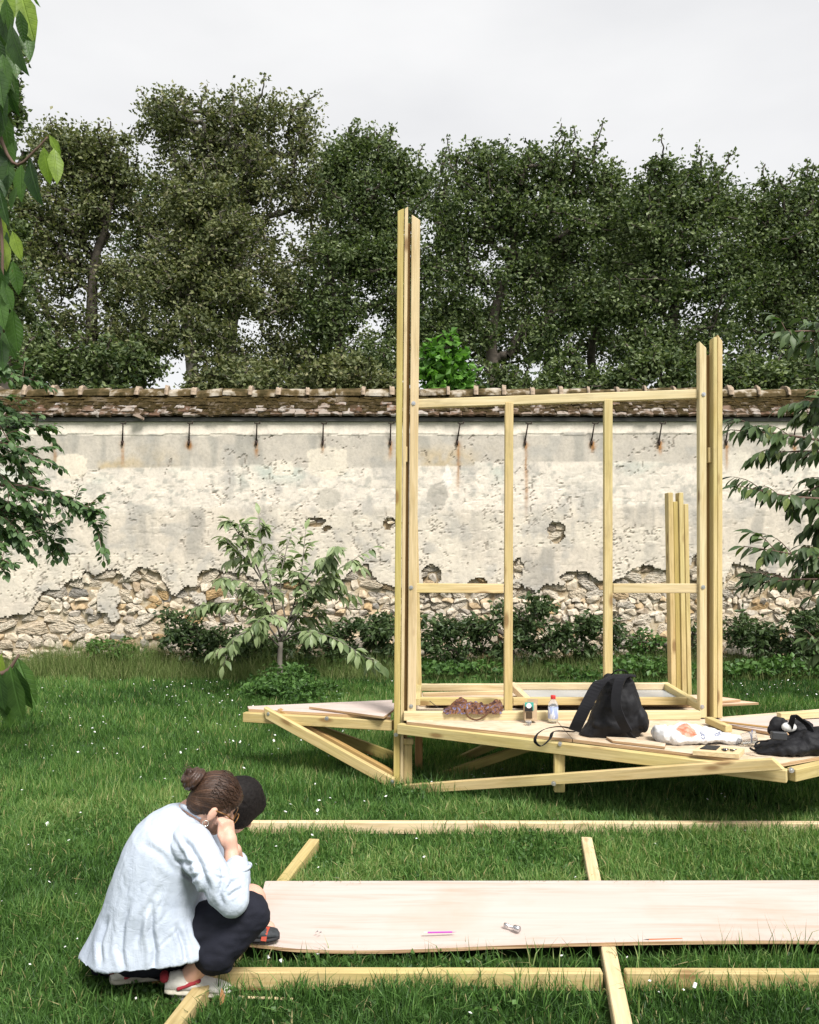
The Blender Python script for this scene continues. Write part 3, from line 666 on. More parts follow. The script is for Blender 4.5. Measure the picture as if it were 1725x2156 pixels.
for k, (cx_, w, top) in enumerate([(60,110,700),(230,120,715),(520,190,745),(740,120,735),(1060,70,770),(1200,110,750),(1390,120,735),(1590,110,740),(1760,120,720)]):
    make_tree('understory_shrub', ul[k], 'shrub', [(cx_, 830), (cx_ + 5, 790)], 19 + 0.4 * (k % 3), [(cx_ - w * 0.4, top + 70, w * 0.5, 60), (cx_ + w * 0.4, top + 75, w * 0.5, 55), (cx_, top + 50, w * 0.5, 50), (cx_, 870, w * 0.9, 60)], 80, 7862, 0.12, 30 + k, 'leaf_far' if k in (2, 3) else 'leaf_far_green', tr=0.06, sig=0.2, group=UG, k=0.007, sprays=25)
make_tree('maple_bush', 'bright fresh green young maple rising behind the coping', 'shrub', [(940,830),(940,770)], 15, [(940,755,28,30),(915,795,26,36),(965,790,24,36),(940,815,42,36)], 26, 1500, 0.17, 51, 'leaf_bright', tr=0.03, sig=0.15, k=0.012, sprays=14)

# ================================================================= leaves as single pieces
def leaf_mesh(name, width=0.42, droop=0.25, fold=0.10, seed=0):
    r_ = random.Random(seed); T_ = [(0.18, 0.55), (0.42, 1.0), (0.66, 0.82), (0.86, 0.42)]
    V = [(0, 0, 0)]; tw = r_.uniform(-0.25, 0.25)
    for t, w in T_:
        z = -droop * t * t; h_ = width * 0.5 * w
        V += [(t, h_, z + fold * w * 0.5 + tw * h_ * t + r_.uniform(-0.015, 0.015)), (t, 0, z), (t, -h_, z + fold * w * 0.5 - tw * h_ * t + r_.uniform(-0.015, 0.015))]
    V.append((1.0, 0, -droop * 1.08)); n_ = len(V) - 1; T = [(0, 2, 1), (0, 3, 2)]; Q = []
    for i in range(3):
        a = 1 + i * 3; b = a + 3; Q += [(a, a + 1, b + 1, b), (a + 1, a + 2, b + 2, b + 1)]
    a = 1 + 9; T += [(a, a + 1, n_), (a + 1, a + 2, n_)]
    return np_mesh(name, V, Q, T, smooth=True)
def leaf_frame(pos, d, nrm, size):
    x = d.normalized(); y = nrm.cross(x)
    if y.length < 1e-4: y = Vector((1, 0, 0)).cross(x)
    y.normalize(); z = x.cross(y)
    return Matrix(((x.x * size, y.x * size, z.x * size, pos.x), (x.y * size, y.y * size, z.y * size, pos.y), (x.z * size, y.z * size, z.z * size, pos.z), (0, 0, 0, 1)))
class Leaves:
    """up to `cap` single leaves under the tree, the rest joined into one part"""
    def __init__(s, root, meshes, mat, mat_joined, cap=300): s.root = root; s.me = meshes; s.L = []; s.mat = mat; s.mj = mat_joined; s.cap = cap
    def along(s, pts, n, size, t0=0.25, droop=0.6, side=0.8, rnd=None, fwd=0.55):
        r_ = rnd; pts = [Vector(p) for p in pts]; m_ = len(pts) - 1
        for k in range(n):
            t = t0 + (1 - t0) * (k + r_.random() * 0.7) / n; t = min(t, 0.999); i = int(t * m_); f = t * m_ - i
            p = pts[i].lerp(pts[i + 1], f); tg = (pts[min(i + 1, m_)] - pts[i]).normalized()
            sd_ = tg.cross(Vector((0, 0, 1)));
            if sd_.length < 0.1: sd_ = Vector((1, 0, 0))
            sd_.normalize(); sg = 1 if k % 2 else -1
            a = r_.uniform(-0.6, 0.6); sd2 = sd_ * math.cos(a) + Vector((0, 0, 1)) * math.sin(a)
            d = tg * (fwd + r_.uniform(-0.2, 0.3)) + sd2 * sg * side * r_.uniform(0.5, 1.2) + Vector((0, 0, -1)) * droop * r_.uniform(0.4, 1.3)
            nr = Vector((r_.gauss(0, 0.35), r_.gauss(0, 0.35) - 0.25, 1.0))
            s.L.append(leaf_frame(p + sd2 * sg * 0.01, d, nr, size * r_.uniform(0.65, 1.15)))
        d = (pts[-1] - pts[-2]); s.L.append(leaf_frame(pts[-1], d + Vector((0, 0, -0.3 * d.length)), Vector((0, -0.3, 1)), size))
    def build(s, rnd):
        rnd.shuffle(s.L)
        vis_ = [m_ for m_ in s.L if -0.1 < (CX + m_[0][3] * F / m_[1][3]) / 1725 < 1.05 and abs(m_[1][3]) > 0.1]
        vs_ = vis_[:s.cap]; ids = set(id(m_) for m_ in vs_); rest_ = [m_ for m_ in s.L if id(m_) not in ids]
        for m_ in vs_:
            o = link('leaf', s.me[rnd.randrange(len(s.me))], None, s.root); o.matrix_basis = m_
        if rest_:
            arr = [mesh_arrays(q) for q in s.me]; g = Geo()
            for m_ in rest_:
                v, t = arr[rnd.randrange(len(arr))]; mm = np.array(m_); g.add(v @ mm[:3, :3].T + mm[:3, 3], None, t, rnd.random())
            tag(link('more_leaves', g.build('more_leaves', True), s.mj, s.root), kind='stuff')
def twigs(LV, g, cp, n, ln, nl, size, rnd, droop=0.5, j0=3):
    for _ in range(n):
        j = rnd.randrange(j0, len(cp) - 1); p = cp[j]; tg = (cp[j + 1] - cp[j]).normalized()
        e_ = p + (tg * rnd.uniform(0.2, 1.0) + Vector((rnd.uniform(-0.6, 0.6), rnd.uniform(-0.8, 0.8), rnd.uniform(-0.7, 0.5)))).normalized() * ln * rnd.uniform(0.5, 1.2)
        sp = curve_pts([p, (p + e_) / 2 + Vector((0, 0, 0.12 * ln)), e_], 6); g.add(*tube(sp, np.linspace(0.005, 0.002, 6), 4)); LV.along(sp, nl, size, 0.15, droop, 0.8, rnd)
def leafset(mat, width, droop, fold=0.1, n=5):
    res = [leaf_mesh('leaf', width, droop * random.uniform(0.6, 1.4), fold, i) for i in range(n)]
    for q in res: q.materials.append(mat)
    return res

# ---- young cherry tree before the wall
rc = random.Random(11); Y0 = 10.4
root = empty('cherry_sapling', PZ(590, 1448, 0), 'young cherry tree with drooping pale leaves standing before the wall', 'tree')
g = Geo(); b0 = P(592, 1450, Y0); f0 = P(591, 1352, Y0); g.add(*tube(curve_pts([b0, P(589, 1400, Y0), f0], 8), [0.040, 0.038, 0.036, 0.034, 0.032, 0.031, 0.030, 0.030], 8))
LV = Leaves(root, leafset(MAT['leaf_sapling'], 0.42, 0.40), MAT['leaf_sapling'], MAT['leaf_sapling_a'])
BR = [([(591,1352),(570,1240),(552,1150),(545,1083)],0.0,16),([(591,1352),(620,1270),(636,1190),(644,1115)],0.1,17),([(600,1340),(650,1260),(705,1205),(785,1153)],0.2,24),([(570,1260),(530,1170),(500,1120),(484,1094)],-0.3,14),
      ([(575,1260),(530,1190),(500,1160),(478,1140)],0.3,14),([(588,1330),(560,1270),(515,1225),(468,1222)],-0.5,18),([(588,1350),(540,1290),(470,1268),(405,1292)],0.35,22),([(592,1365),(550,1330),(500,1340),(470,1402)],-0.6,14),
      ([(596,1350),(640,1330),(705,1345),(800,1402)],-0.7,26),([(610,1300),(660,1260),(700,1240),(752,1256)],0.5,17),([(625,1240),(660,1200),(690,1170),(708,1155)],-0.4,13),([(600,1300),(590,1230),(600,1170),(615,1120)],0.6,15),
      ([(600,1320),(630,1290),(650,1250),(680,1220)],-0.2,14),([(585,1320),(570,1290),(540,1260),(520,1250)],0.1,14),([(592,1340),(575,1300),(560,1300),(545,1310)],-0.5,12),([(594,1340),(610,1310),(640,1300),(665,1300)],0.4,12)]
for pts, dy, nl in BR:
    pp = [P(a, b, Y0 + dy * i / 3) for i, (a, b) in enumerate(pts)]; cp = curve_pts(pp, 12)
    g.add(*tube(cp, np.linspace(0.012, 0.003, 12), 5)); LV.along(cp, int(nl * 1.3), 0.155, 0.3, 0.5, 0.75, rc, 0.5); twigs(LV, g, cp, 6, 0.20, 9, 0.15, rc, 0.5, 4)
link('trunk', g.build('trunk', True), MAT['bark_pale'], root); LV.build(rc)

# ---- cherry at the right edge, branches in tiers
Y0 = 7.8; root = empty('cherry_tree', ((1960 - CX) * Y0 / F, Y0, 0), 'dark cherry tree at the right edge with leafy branches in tiers', 'tree')
g = Geo(); tx = (1960 - CX) * Y0 / F
g.add(*tube(curve_pts([Vector((tx, Y0, -0.05)), Vector((tx - 0.05, Y0, 1.6)), Vector((tx + 0.05, Y0, 2.7)), Vector((tx, Y0, 3.9))], 12), np.linspace(0.075, 0.015, 12), 8))
LV = Leaves(root, leafset(MAT['leaf_cherry'], 0.40, 0.3), MAT['leaf_cherry'], MAT['leaf_shrub'])
BR = [([(1955,800),(1850,745),(1740,700),(1625,700)],-0.2,22),([(1955,850),(1850,770),(1760,720),(1690,720)],0.3,16),
      ([(1955,1010),(1800,945),(1650,915),(1540,905)],-0.3,40),([(1955,980),(1850,900),(1760,850),(1690,880)],0.2,24),([(1900,960),(1800,960),(1700,950),(1620,955)],0.3,22),([(1955,930),(1840,860),(1750,850),(1705,850)],-0.1,16),
      ([(1955,1120),(1800,1060),(1660,1045),(1552,1022)],-0.2,40),([(1900,1080),(1800,1070),(1740,1090),(1690,1120)],0.25,22),([(1955,1060),(1840,1020),(1760,1010),(1690,1040)],0.35,20),
      ([(1955,1260),(1800,1190),(1690,1170),(1566,1150)],-0.25,34),([(1955,1290),(1800,1230),(1680,1220),(1575,1232)],0.2,34),([(1955,1230),(1830,1190),(1740,1170),(1680,1190)],0.35,22),([(1955,1320),(1850,1250),(1780,1240),(1710,1255)],0.0,16),
      ([(1955,1480),(1850,1420),(1760,1380),(1695,1325)],-0.3,14)]
for pts, dy, nl in BR:
    cp = curve_pts([P(a, b, Y0 + dy * i / 3) for i, (a, b) in enumerate(pts)], 12); g.add(*tube(cp, np.linspace(0.022, 0.004, 12), 5)); LV.along(cp, int(nl * 1.3), 0.155, 0.15, 0.75, 0.6, rc, 0.5); twigs(LV, g, cp, 8, 0.26, 10, 0.145, rc, 0.75, 3)
link('trunk', g.build('trunk', True), MAT['twig'], root); LV.build(rc)

# ---- plum at the left edge, small leaves
Y0 = 6.2; root = empty('plum_tree', ((-190 - CX) * Y0 / F, Y0, 0), 'plum tree reaching in from the left edge with small-leaved arching branches', 'tree')
g = Geo(); tx = (-190 - CX) * Y0 / F
g.add(*tube(curve_pts([Vector((tx, Y0, -0.05)), Vector((tx, Y0, 1.5)), Vector((tx + 0.1, Y0, 3.2))], 10), np.linspace(0.08, 0.03, 10), 8))
LV = Leaves(root, leafset(MAT['leaf_plum'], 0.58, 0.22), MAT['leaf_plum'], MAT['leaf_plum_a'])
BR = [[(-160,980),(-60,900),(30,900),(118,896)],[(-160,1000),(-60,930),(30,940),(94,972)],[(-160,1080),(-40,1010),(90,1035),(212,1078)],[(-20,1020),(80,1030),(185,1085),(226,1172)],[(-160,1120),(-60,1070),(50,1090),(128,1155)],
      [(-160,1140),(-80,1080),(0,1110),(70,1178)],[(-160,900),(-80,830),(20,790),(108,815)],[(-160,900),(-60,850),(0,850),(50,890)],[(-160,1180),(-100,1130),(-30,1150),(12,1210)],[(-160,1000),(-80,960),(0,1000),(60,1060)],
      [(-160,1060),(-80,1020),(0,1050),(120,1110)],[(-160,950),(-90,900),(-20,880),(20,930)],[(-100,1060),(-30,1040),(40,1070),(95,1085)],[(-160,860),(-90,800),(-20,760),(30,790)],[(-100,1000),(-40,980),(20,960),(70,1010)],[(-100,1100),(-50,1080),(10,1090),(40,1140)]]
for i_, pts in enumerate(BR):
    dy = rc.uniform(-0.5, 0.5); cp = curve_pts([P(a, b, Y0 + dy * i / 3) for i, (a, b) in enumerate(pts)], 14); g.add(*tube(cp, np.linspace(0.014, 0.003, 14), 5)); LV.along(cp, 70, 0.064, 0.1, 0.4, 0.8, rc)
    for q in range(16):
        j = rc.randrange(2, 13); p = cp[j]; e_ = p + Vector((rc.uniform(-0.03, 0.17), rc.uniform(-0.14, 0.14), rc.uniform(-0.15, 0.13))); sp = curve_pts([p, (p + e_) / 2 + Vector((0, 0, 0.015)), e_], 5)
        g.add(*tube(sp, 0.0025, 4)); LV.along(sp, 13, 0.062, 0.1, 0.4, 0.8, rc)
link('trunk', g.build('trunk', True), MAT['twig'], root); LV.build(rc)

# ---- cherry close to the lens at the left edge: big hanging leaves
Y0 = 2.15; root = empty('near_cherry_tree', ((-420 - CX) * Y0 / F, Y0, 0), 'nearest cherry branch hanging at the upper left edge with large leaves', 'tree')
tx = (-420 - CX) * Y0 / F; g = Geo()
g.add(*tube(curve_pts([Vector((tx, Y0, -0.05)), Vector((tx - 0.03, Y0, 1.6)), Vector((tx + 0.1, Y0, 3.4))], 12), np.linspace(0.07, 0.03, 12), 9))
g.add(*tube(curve_pts([Vector((tx + 0.05, Y0, 2.9)), P(-150, -30, Y0), P(-20, 60, Y0), P(-8, 250, Y0), P(30, 345, Y0), P(75, 315, Y0), P(100, 288, Y0)], 24), np.linspace(0.008, 0.002, 24), 6))
g.add(*tube(curve_pts([P(-8, 250, Y0), P(-6, 420, Y0), P(4, 500, Y0), P(5, 640, Y0), P(8, 700, Y0)], 14), np.linspace(0.006, 0.0025, 14), 6))
g.add(*tube(curve_pts([Vector((tx, Y0, 1.2)), P(-200, 1420, Y0), P(-40, 1420, Y0), P(12, 1415, Y0), P(40, 1378, Y0)], 16), np.linspace(0.014, 0.003, 16), 6))
link('branch', g.build('branch', True), MAT['twig'], root)
LM = leafset(MAT['leaf_near'], 0.42, 0.12, 0.16, 5); LY = leafset(MAT['leaf_near_young'], 0.42, 0.15, 0.16, 4)
NEAR = [(8,-30,20,58,1),(42,-22,68,82,1),(70,-14,83,17,0),(22,48,44,152,0),(50,62,64,118,0),(2,88,12,168,0),(10,140,36,222,0),(22,196,38,246,0),(6,232,20,325,0),(26,300,12,372,0),(62,332,76,428,0),(45,345,42,424,0),(92,308,104,388,1),(113,312,121,384,1),(104,284,128,326,1),(22,330,4,410,0),
        (14,478,12,545,1),(26,486,44,548,1),(26,548,42,622,0),(4,590,28,655,0),(26,650,36,742,0),(6,690,32,756,0),(60,338,62,352,1),(-6,20,4,120,0),(-4,170,4,262,0),(-8,300,0,390,0),(14,250,30,300,0),(-6,380,2,450,0),(30,80,20,170,0),(0,520,10,610,0),(-8,600,6,690,0),(12,120,26,190,0),(40,20,52,90,0),(18,280,26,345,0),(36,392,20,440,0),(2,640,18,720,0),(28,170,14,240,0),
        (36,1384,70,1484,0),(22,1402,44,1524,0),(4,1376,-4,1446,1),(6,1440,26,1532,0),(36,1382,50,1440,1),(-4,1410,6,1500,0),(14,1412,4,1520,0),(30,1400,60,1500,0)]
for k in range(34):
    ay = rc.choice([rc.uniform(-30, 420), rc.uniform(-30, 420), rc.uniform(420, 720)]); ax = rc.uniform(-25, 26 if ay < 380 else 10); NEAR.append((ax, ay, ax + rc.uniform(-14, 18), ay + rc.uniform(45, 78), 1 if rc.random() < 0.1 else 0))
for (ax, ay, bx, by, yg) in NEAR:
    dy = rc.uniform(-0.08, 0.08); a = P(ax, ay, Y0 + dy); b = P(bx, by, Y0 + dy + rc.uniform(-0.03, 0.03)); d = b - a
    nr = Vector((rc.gauss(0, 0.45), -1, 0.2)); o = link('leaf', (LY if yg else LM)[rc.randrange(4)], None, root); o.matrix_basis = leaf_frame(a, d, nr, d.length)

# ================================================================= espaliered shrubs and weeds at the wall foot
def shrub(label, pts, n, size, seed, Y, sig=0.085, mat='leaf_shrub', name='espalier_shrub'):
    r_ = np.random.default_rng(seed); cs = [np.array(P(a + r_.normal(0, 15), b + r_.normal(0, 11), Y + r_.normal(0, 0.12))) for a, b in pts for _ in range(5)]
    bx = np.mean([c[0] for c in cs]); root = empty(name, (bx, Y, 0), label, 'shrub', 'shrubs trained along the wall foot')
    stem = [np.array((bx, Y, -0.03)), np.array((bx + 0.02, Y, 0.25)), np.array((bx, Y, 0.4))]
    pos, par, cnt = grow([(p, i - 1) for i, p in enumerate(stem)], cs, r_, 0.2)
    link('stem', skeleton_geo(pos, par, cnt, 0.006, 0.006, 3, [0.04, 0.035, 0.03]).build('stem', True), MAT['bark'], root)
    g = Geo(); leaf_cloud(g, cs, sig, n, size, r_, aspect=0.5, flat=0.3); tag(link('foliage', g.build('foliage'), MAT[mat], root), kind='stuff')
shrub('dark shrub at the wall foot, left half, behind the young cherry tree', [(365,1312),(400,1330),(430,1345),(460,1350),(490,1345),(520,1355),(550,1345),(440,1375),(500,1380),(380,1345),(560,1370),(600,1360)], 3000, 0.085, 61, 11.7)
shrub('dark shrub at the wall foot between the young cherry tree and the tall post', [(640,1350),(680,1340),(720,1335),(760,1320),(800,1340),(820,1330),(700,1370),(760,1375),(810,1375),(790,1305),(655,1380),(840,1360)], 2800, 0.085, 62, 11.7)
shrub('largest dark shrub at the wall foot, seen through the timber frame', [(900,1330),(930,1310),(960,1330),(990,1320),(1020,1335),(1060,1310),(1100,1320),(1140,1300),(1143,1275),(1180,1330),(1220,1335),(1250,1310),(920,1360),(980,1370),(1050,1365),(1110,1360),(1180,1365),(1225,1380),(1100,1345)], 4400, 0.088, 63, 11.6)
shrub('small dark shrub at the wall foot behind the right-hand posts', [(1300,1320),(1290,1345),(1470,1340),(1465,1370),(1480,1320)], 700, 0.085, 64, 11.75)
shrub('dark shrub at the wall foot right of the right-hand posts', [(1560,1320),(1590,1310),(1610,1335),(1560,1340),(1620,1360),(1640,1345),(1590,1350)], 1300, 0.085, 65, 11.7)
shrub('dark shrub at the wall foot below the right-hand cherry tree', [(1680,1310),(1710,1300),(1740,1320),(1690,1340),(1720,1350),(1760,1350),(1700,1375)], 1600, 0.085, 66, 11.5)
shrub('small ivy clump on the stones between shrubs, low centre right', [(1340,1345),(1370,1355),(1390,1375),(1350,1370),(1410,1385)], 700, 0.07, 67, 11.95, 0.07, 'leaf_weed', 'ivy_clump')
shrub('small leafy weed against the stones, far left', [(240,1370),(260,1365),(200,1355),(280,1378)], 500, 0.09, 68, 11.8, 0.07, 'leaf_weed', 'weed_clump')

# ================================================================= grass
KEEP = []       # footprints where blades stay short or absent: (function of x, y) -> keep mask
def blades(g, X, Yv, hgt, wid, r_, lean=0.55, mid=True, z0=0.0, tone=0.0):
    n = len(X); az = r_.uniform(0, 2 * np.pi, n); dx, dy = np.cos(az), np.sin(az); fa = r_.uniform(0, 2 * np.pi, n)
    wx, wy = np.cos(fa) * wid / 2, np.sin(fa) * wid / 2; ln = np.abs(r_.normal(0, lean, n)) + 0.08
    bx, by = X, Yv; bz = np.full(n, z0)
    mx_, my_, mz = bx + dx * hgt * ln * 0.35, by + dy * hgt * ln * 0.35, bz + hgt * 0.6
    tx_, ty_, tz = bx + dx * hgt * ln, by + dy * hgt * ln, bz + hgt * np.maximum(0.35, 1 - 0.35 * ln * ln)
    rv = np.clip(r_.beta(2, 2.4, n) + tone, 0, 0.97); rv = np.where(r_.random(n) < 0.025, 1.0, rv)
    if mid:
        V = np.stack([np.stack([bx - wx, by - wy, bz], 1), np.stack([bx + wx, by + wy, bz], 1), np.stack([mx_ - wx * .8, my_ - wy * .8, mz], 1), np.stack([mx_ + wx * .8, my_ + wy * .8, mz], 1), np.stack([tx_, ty_, tz], 1)], 1).reshape(-1, 3)
        b = np.arange(n) * 5; Q = np.stack([b, b + 1, b + 3, b + 2], 1); T = np.stack([b + 2, b + 3, b + 4], 1); g.add(V, Q, T, np.repeat(rv, 5))
    else:
        V = np.stack([np.stack([bx - wx, by - wy, bz], 1), np.stack([bx + wx, by + wy, bz], 1), np.stack([tx_, ty_, tz], 1)], 1).reshape(-1, 3)
        b = np.arange(n) * 3; g.add(V, None, np.stack([b, b + 1, b + 2], 1), np.repeat(rv, 3))
m = M('grass_blade', 0.5, 0.3)
c = m.ramp(m.attr('rnd'), [(0.0, (0.019, 0.048, 0.010)), (0.45, (0.070, 0.158, 0.034)), (0.8, (0.155, 0.280, 0.070)), (0.97, (0.30, 0.36, 0.13)), (1.0, (0.44, 0.38, 0.19))])
m.color(c); m.translucent(m.mix(1.0, c, (1.2, 1.5, 0.6), 'MULTIPLY'), 0.3); MAT['grass'] = m.m
m = M('dry_grass_blade', 0.6, 0.2); c = m.ramp(m.attr('rnd'), [(0.0, (0.06, 0.105, 0.024)), (0.6, (0.17, 0.235, 0.068)), (1.0, (0.36, 0.36, 0.17))]); m.color(c); m.translucent(c, 0.3); MAT['grass_dry'] = m.m
def seg_dist(X, Yv, a, b):
    ax, ay = a; bx, by = b; L2 = (bx - ax) ** 2 + (by - ay) ** 2; t = np.clip(((X - ax) * (bx - ax) + (Yv - ay) * (by - ay)) / L2, 0, 1)
    return np.hypot(X - ax - t * (bx - ax), Yv - ay - t * (by - ay))
GB = [((-0.77, 3.30), (2.6, 3.30)), ((-0.97, 5.11), (3.2, 5.11)), ((-0.545, 4.80), (-0.83, 2.90)), ((1.005, 4.83), (0.72, 2.85))]
def ground_ok(X, Yv):
    k = np.ones(len(X), bool)
    for a, b in GB: k &= seg_dist(X, Yv, a, b) > 0.045
    k &= ~((X > -0.70) & (X < 3.2) & (Yv > 3.50) & (Yv < 4.16))
    return k
def scatter(y0, y1, dens, r_, margin=1.0):
    n = int(dens * ((0.4808 * (y1 ** 2 - y0 ** 2)) + 2 * margin * (y1 - y0))); Yv = y0 + (y1 - y0) * r_.random(n); wmax = 0.4808 * y1 + margin
    X = r_.uniform(-1, 1, n) * wmax; n2 = n
    k = np.abs(X) < 0.4808 * Yv + margin
    # refill proportionally
    fac = wmax * 2 * (y1 - y0) / max(1e-6, (0.4808 * (y1 ** 2 - y0 ** 2) + 2 * margin * (y1 - y0)))
    m_ = int(n * fac); Yv = y0 + (y1 - y0) * r_.random(m_); X = r_.uniform(-1, 1, m_) * wmax; k = np.abs(X) < 0.4808 * Yv + margin
    return X[k], Yv[k]
g = Geo(); r_ = np.random.default_rng(77)
for (y0, y1, dens, hb, wb, md) in [(2.7, 4.2, 17000, 0.075, 0.0050, True), (4.2, 5.6, 11000, 0.068, 0.0058, True), (5.6, 8.0, 6000, 0.070, 0.0085, False), (8.0, 11.1, 3400, 0.075, 0.012, False)]:
    X, Yv = scatter(y0, y1, dens, r_)
    clump = fbm(X * 2.6, Yv * 2.6, 90, 4); big_ = fbm(X * 0.7, Yv * 0.7, 91, 3)
    keep = (r_.random(len(X)) < 0.45 + 1.1 * clump) & ground_ok(X, Yv); X, Yv, clump, big_ = X[keep], Yv[keep], clump[keep], big_[keep]
    hgt = hb * (0.45 + 1.25 * clump ** 1.3) * r_.uniform(0.55, 1.45, len(X)) * (0.75 + 0.5 * big_)
    und = (np.hypot((X + 0.86) / 0.42, (Yv - 3.38) / 0.32) < 1); hgt = np.where(und, hgt * 0.5, hgt)
    hgt = np.where((Yv > 3.34) & (Yv < 3.5) & (X > -0.7), hgt * 0.8, hgt)
    blades(g, X, Yv, hgt, wb * r_.uniform(0.6, 1.3, len(X)), r_, 0.6, md, tone=(big_ - 0.5) * 1.0 + (clump - 0.5) * 0.5 - 0.03)
tag(link('lawn_grass', g.build('lawn_grass'), MAT['grass']), 'lush green lawn grass, short far off and tufted near the timbers', 'grass', kind='stuff')
# long seeding stalks and tufts beside timbers
g = Geo(); n = 2600; X = r_.uniform(-0.9, 2.2, n); Yv = np.concatenate([r_.normal(3.22, 0.05, n // 2), r_.normal(5.04, 0.05, n // 4), r_.normal(3.43, 0.035, n - n // 2 - n // 4)])
k = (fbm(X * 4, Yv * 0, 12, 3) > 0.42) & ground_ok(X, Yv); X, Yv = X[k], Yv[k]
blades(g, X, Yv, r_.uniform(0.07, 0.15, len(X)), r_.uniform(0.003, 0.006, len(X)), r_, 0.6, True, tone=0.1)
n = 90; X = r_.uniform(1.25, 2.1, n) ; Yv = r_.uniform(3.40, 3.48, n); blades(g, X, Yv, r_.uniform(0.12, 0.26, n), np.full(n, 0.0035), r_, 0.3, True, tone=0.05)
n = 1500; X = r_.uniform(-1.3, 2.4, n); Yv = r_.normal(5.95, 0.08, n); blades(g, X, Yv, r_.uniform(0.08, 0.17, n), r_.uniform(0.004, 0.007, n), r_, 0.5, True)
tag(link('tall_grass_tufts', g.build('tall_grass_tufts'), MAT['grass']), 'longer grass tufts growing up beside the timbers on the ground', 'grass', kind='stuff')
# rough uncut strip along the wall
g = Geo(); n = 42000; X = r_.uniform(-7, 7, n); Yv = r_.uniform(11.0, 12.1, n)
hh = 0.12 + 0.46 * fbm(X * 1.6, Yv * 0.7, 15, 4) * np.clip((Yv - 10.9) / 0.7, 0.15, 1); blades(g, X, Yv, hh * r_.uniform(0.5, 1.35, n), r_.uniform(0.006, 0.013, n), r_, 0.45, False)
tag(link('rough_grass_strip', g.build('rough_grass_strip'), MAT['grass_dry']), 'tall uncut grass strip along the foot of the wall', 'grass', kind='stuff')
g = Geo(); n = 9000; X = r_.uniform(-6.5, 6.5, n); Yv = r_.uniform(11.0, 11.9, n); sel = ((fbm(X * 0.8, Yv * 0.2, 18, 3) > 0.55) & (X > -2.2)) | (X > 2.8); X, Yv = X[sel], Yv[sel]
cs = np.stack([X, Yv, 0.05 + 0.24 * r_.random(len(X)) * fbm(X * 1.3, Yv, 19, 3) * 1.6], 1); leaf_cloud(g, cs, 0.03, len(cs) * 2, 0.075, r_, aspect=0.75, flat=0.4)
cs = []
for k in range(420):
    q = PZ(r_.normal(605, 42), 1468 + r_.normal(0, 9), 0); cs.append((q.x, q.y, abs(r_.normal(0, 0.13)) * np.exp(-((q.x + 1.45) / 0.5) ** 2) + 0.04))
leaf_cloud(g, np.array(cs), 0.04, 3600, 0.062, r_, aspect=0.6, flat=0.2)
tag(link('ground_cover', g.build('ground_cover'), MAT['leaf_weed']), 'leafy ground cover along the wall and round the young cherry trunk', 'ground cover', kind='stuff')
# clover leaves in the near lawn
g = Geo(); X, Yv = scatter(2.75, 6.0, 900, r_); k = (fbm(X * 1.8, Yv * 1.8, 95, 3) > 0.5) & ground_ok(X, Yv); X, Yv = X[k], Yv[k]
leaf_cloud(g, np.stack([X, Yv, r_.uniform(0.015, 0.05, len(X))], 1), 0.012, len(X) * 2, 0.022, r_, aspect=0.9, flat=0.7)
tag(link('clover', g.build('clover'), MAT['leaf_weed']), 'low clover leaves mixed into the near lawn', 'clover', kind='stuff')
# daisies
MAT['petal'] = simple('daisy_petal', (0.80, 0.80, 0.78), 0.7)
g = Geo(); r2 = np.random.default_rng(5); X, Yv = scatter(2.8, 10.8, 17, r2, 0.4); k = ground_ok(X, Yv) & (r2.random(len(X)) < 0.15 + 0.9 * (fbm(X * 1.4, Yv * 1.4, 99, 3) > 0.56) + 0.25 * (X < -0.6)); X, Yv = X[k], Yv[k]
for x, y in zip(X, Yv):
    zz = 0.045 + 0.035 * r2.random(); rad = (0.0075 if y < 4.5 else 0.0095) * r2.uniform(0.6, 1.2); tl_ = r2.normal(0, 0.4, 2)
    a = np.linspace(0, 2 * np.pi, 8, endpoint=False); rr_ = rad * np.where(np.arange(8) % 2, 0.8, 1.05)
    ring = np.stack([x + rr_ * np.cos(a), y + rr_ * np.sin(a), zz + rr_ * (np.cos(a) * tl_[0] + np.sin(a) * tl_[1]) - 0.002], 1)
    V = np.concatenate([ring, [[x, y, zz + 0.002]]]); g.add(V, None, [(i, (i + 1) % 8, 8) for i in range(8)])
tag(link('daisies', g.build('daisies'), MAT['petal']), 'small white daisies scattered through the lawn', 'flowers', kind='stuff')
# ================================================================= timber helpers
def beam(name, p0, p1, w, h, mat='wood', parent=None, up=Vector((0, 0, 1)), bev=0.004, cut0=0.0, cut1=0.0):
    """timber from p0 to p1 (centre line); h along `up`, w across; cut = skewed end"""
    p0, p1 = Vector(p0), Vector(p1); x = (p1 - p0); L = x.length; x.normalize()
    y = up.cross(x); y.normalize(); z = x.cross(y)
    bm = bmesh.new(); bmesh.ops.create_cube(bm, size=1.0)
    for v in bm.verts:
        e = v.co.x; v.co = Vector((v.co.x * L, v.co.y * w, v.co.z * h))
        v.co.x += (cut1 if e > 0 else cut0) * (v.co.z / h)
    bmesh.ops.bevel(bm, geom=bm.edges[:], offset=bev, segments=1, affect='EDGES')
    o = link(name, bm_mesh(name, bm), MAT[mat], parent); c = (p0 + p1) / 2
    o.matrix_basis = Matrix(((x.x, y.x, z.x, c.x), (x.y, y.y, z.y, c.y), (x.z, y.z, z.z, c.z), (0, 0, 0, 1)))
    return o
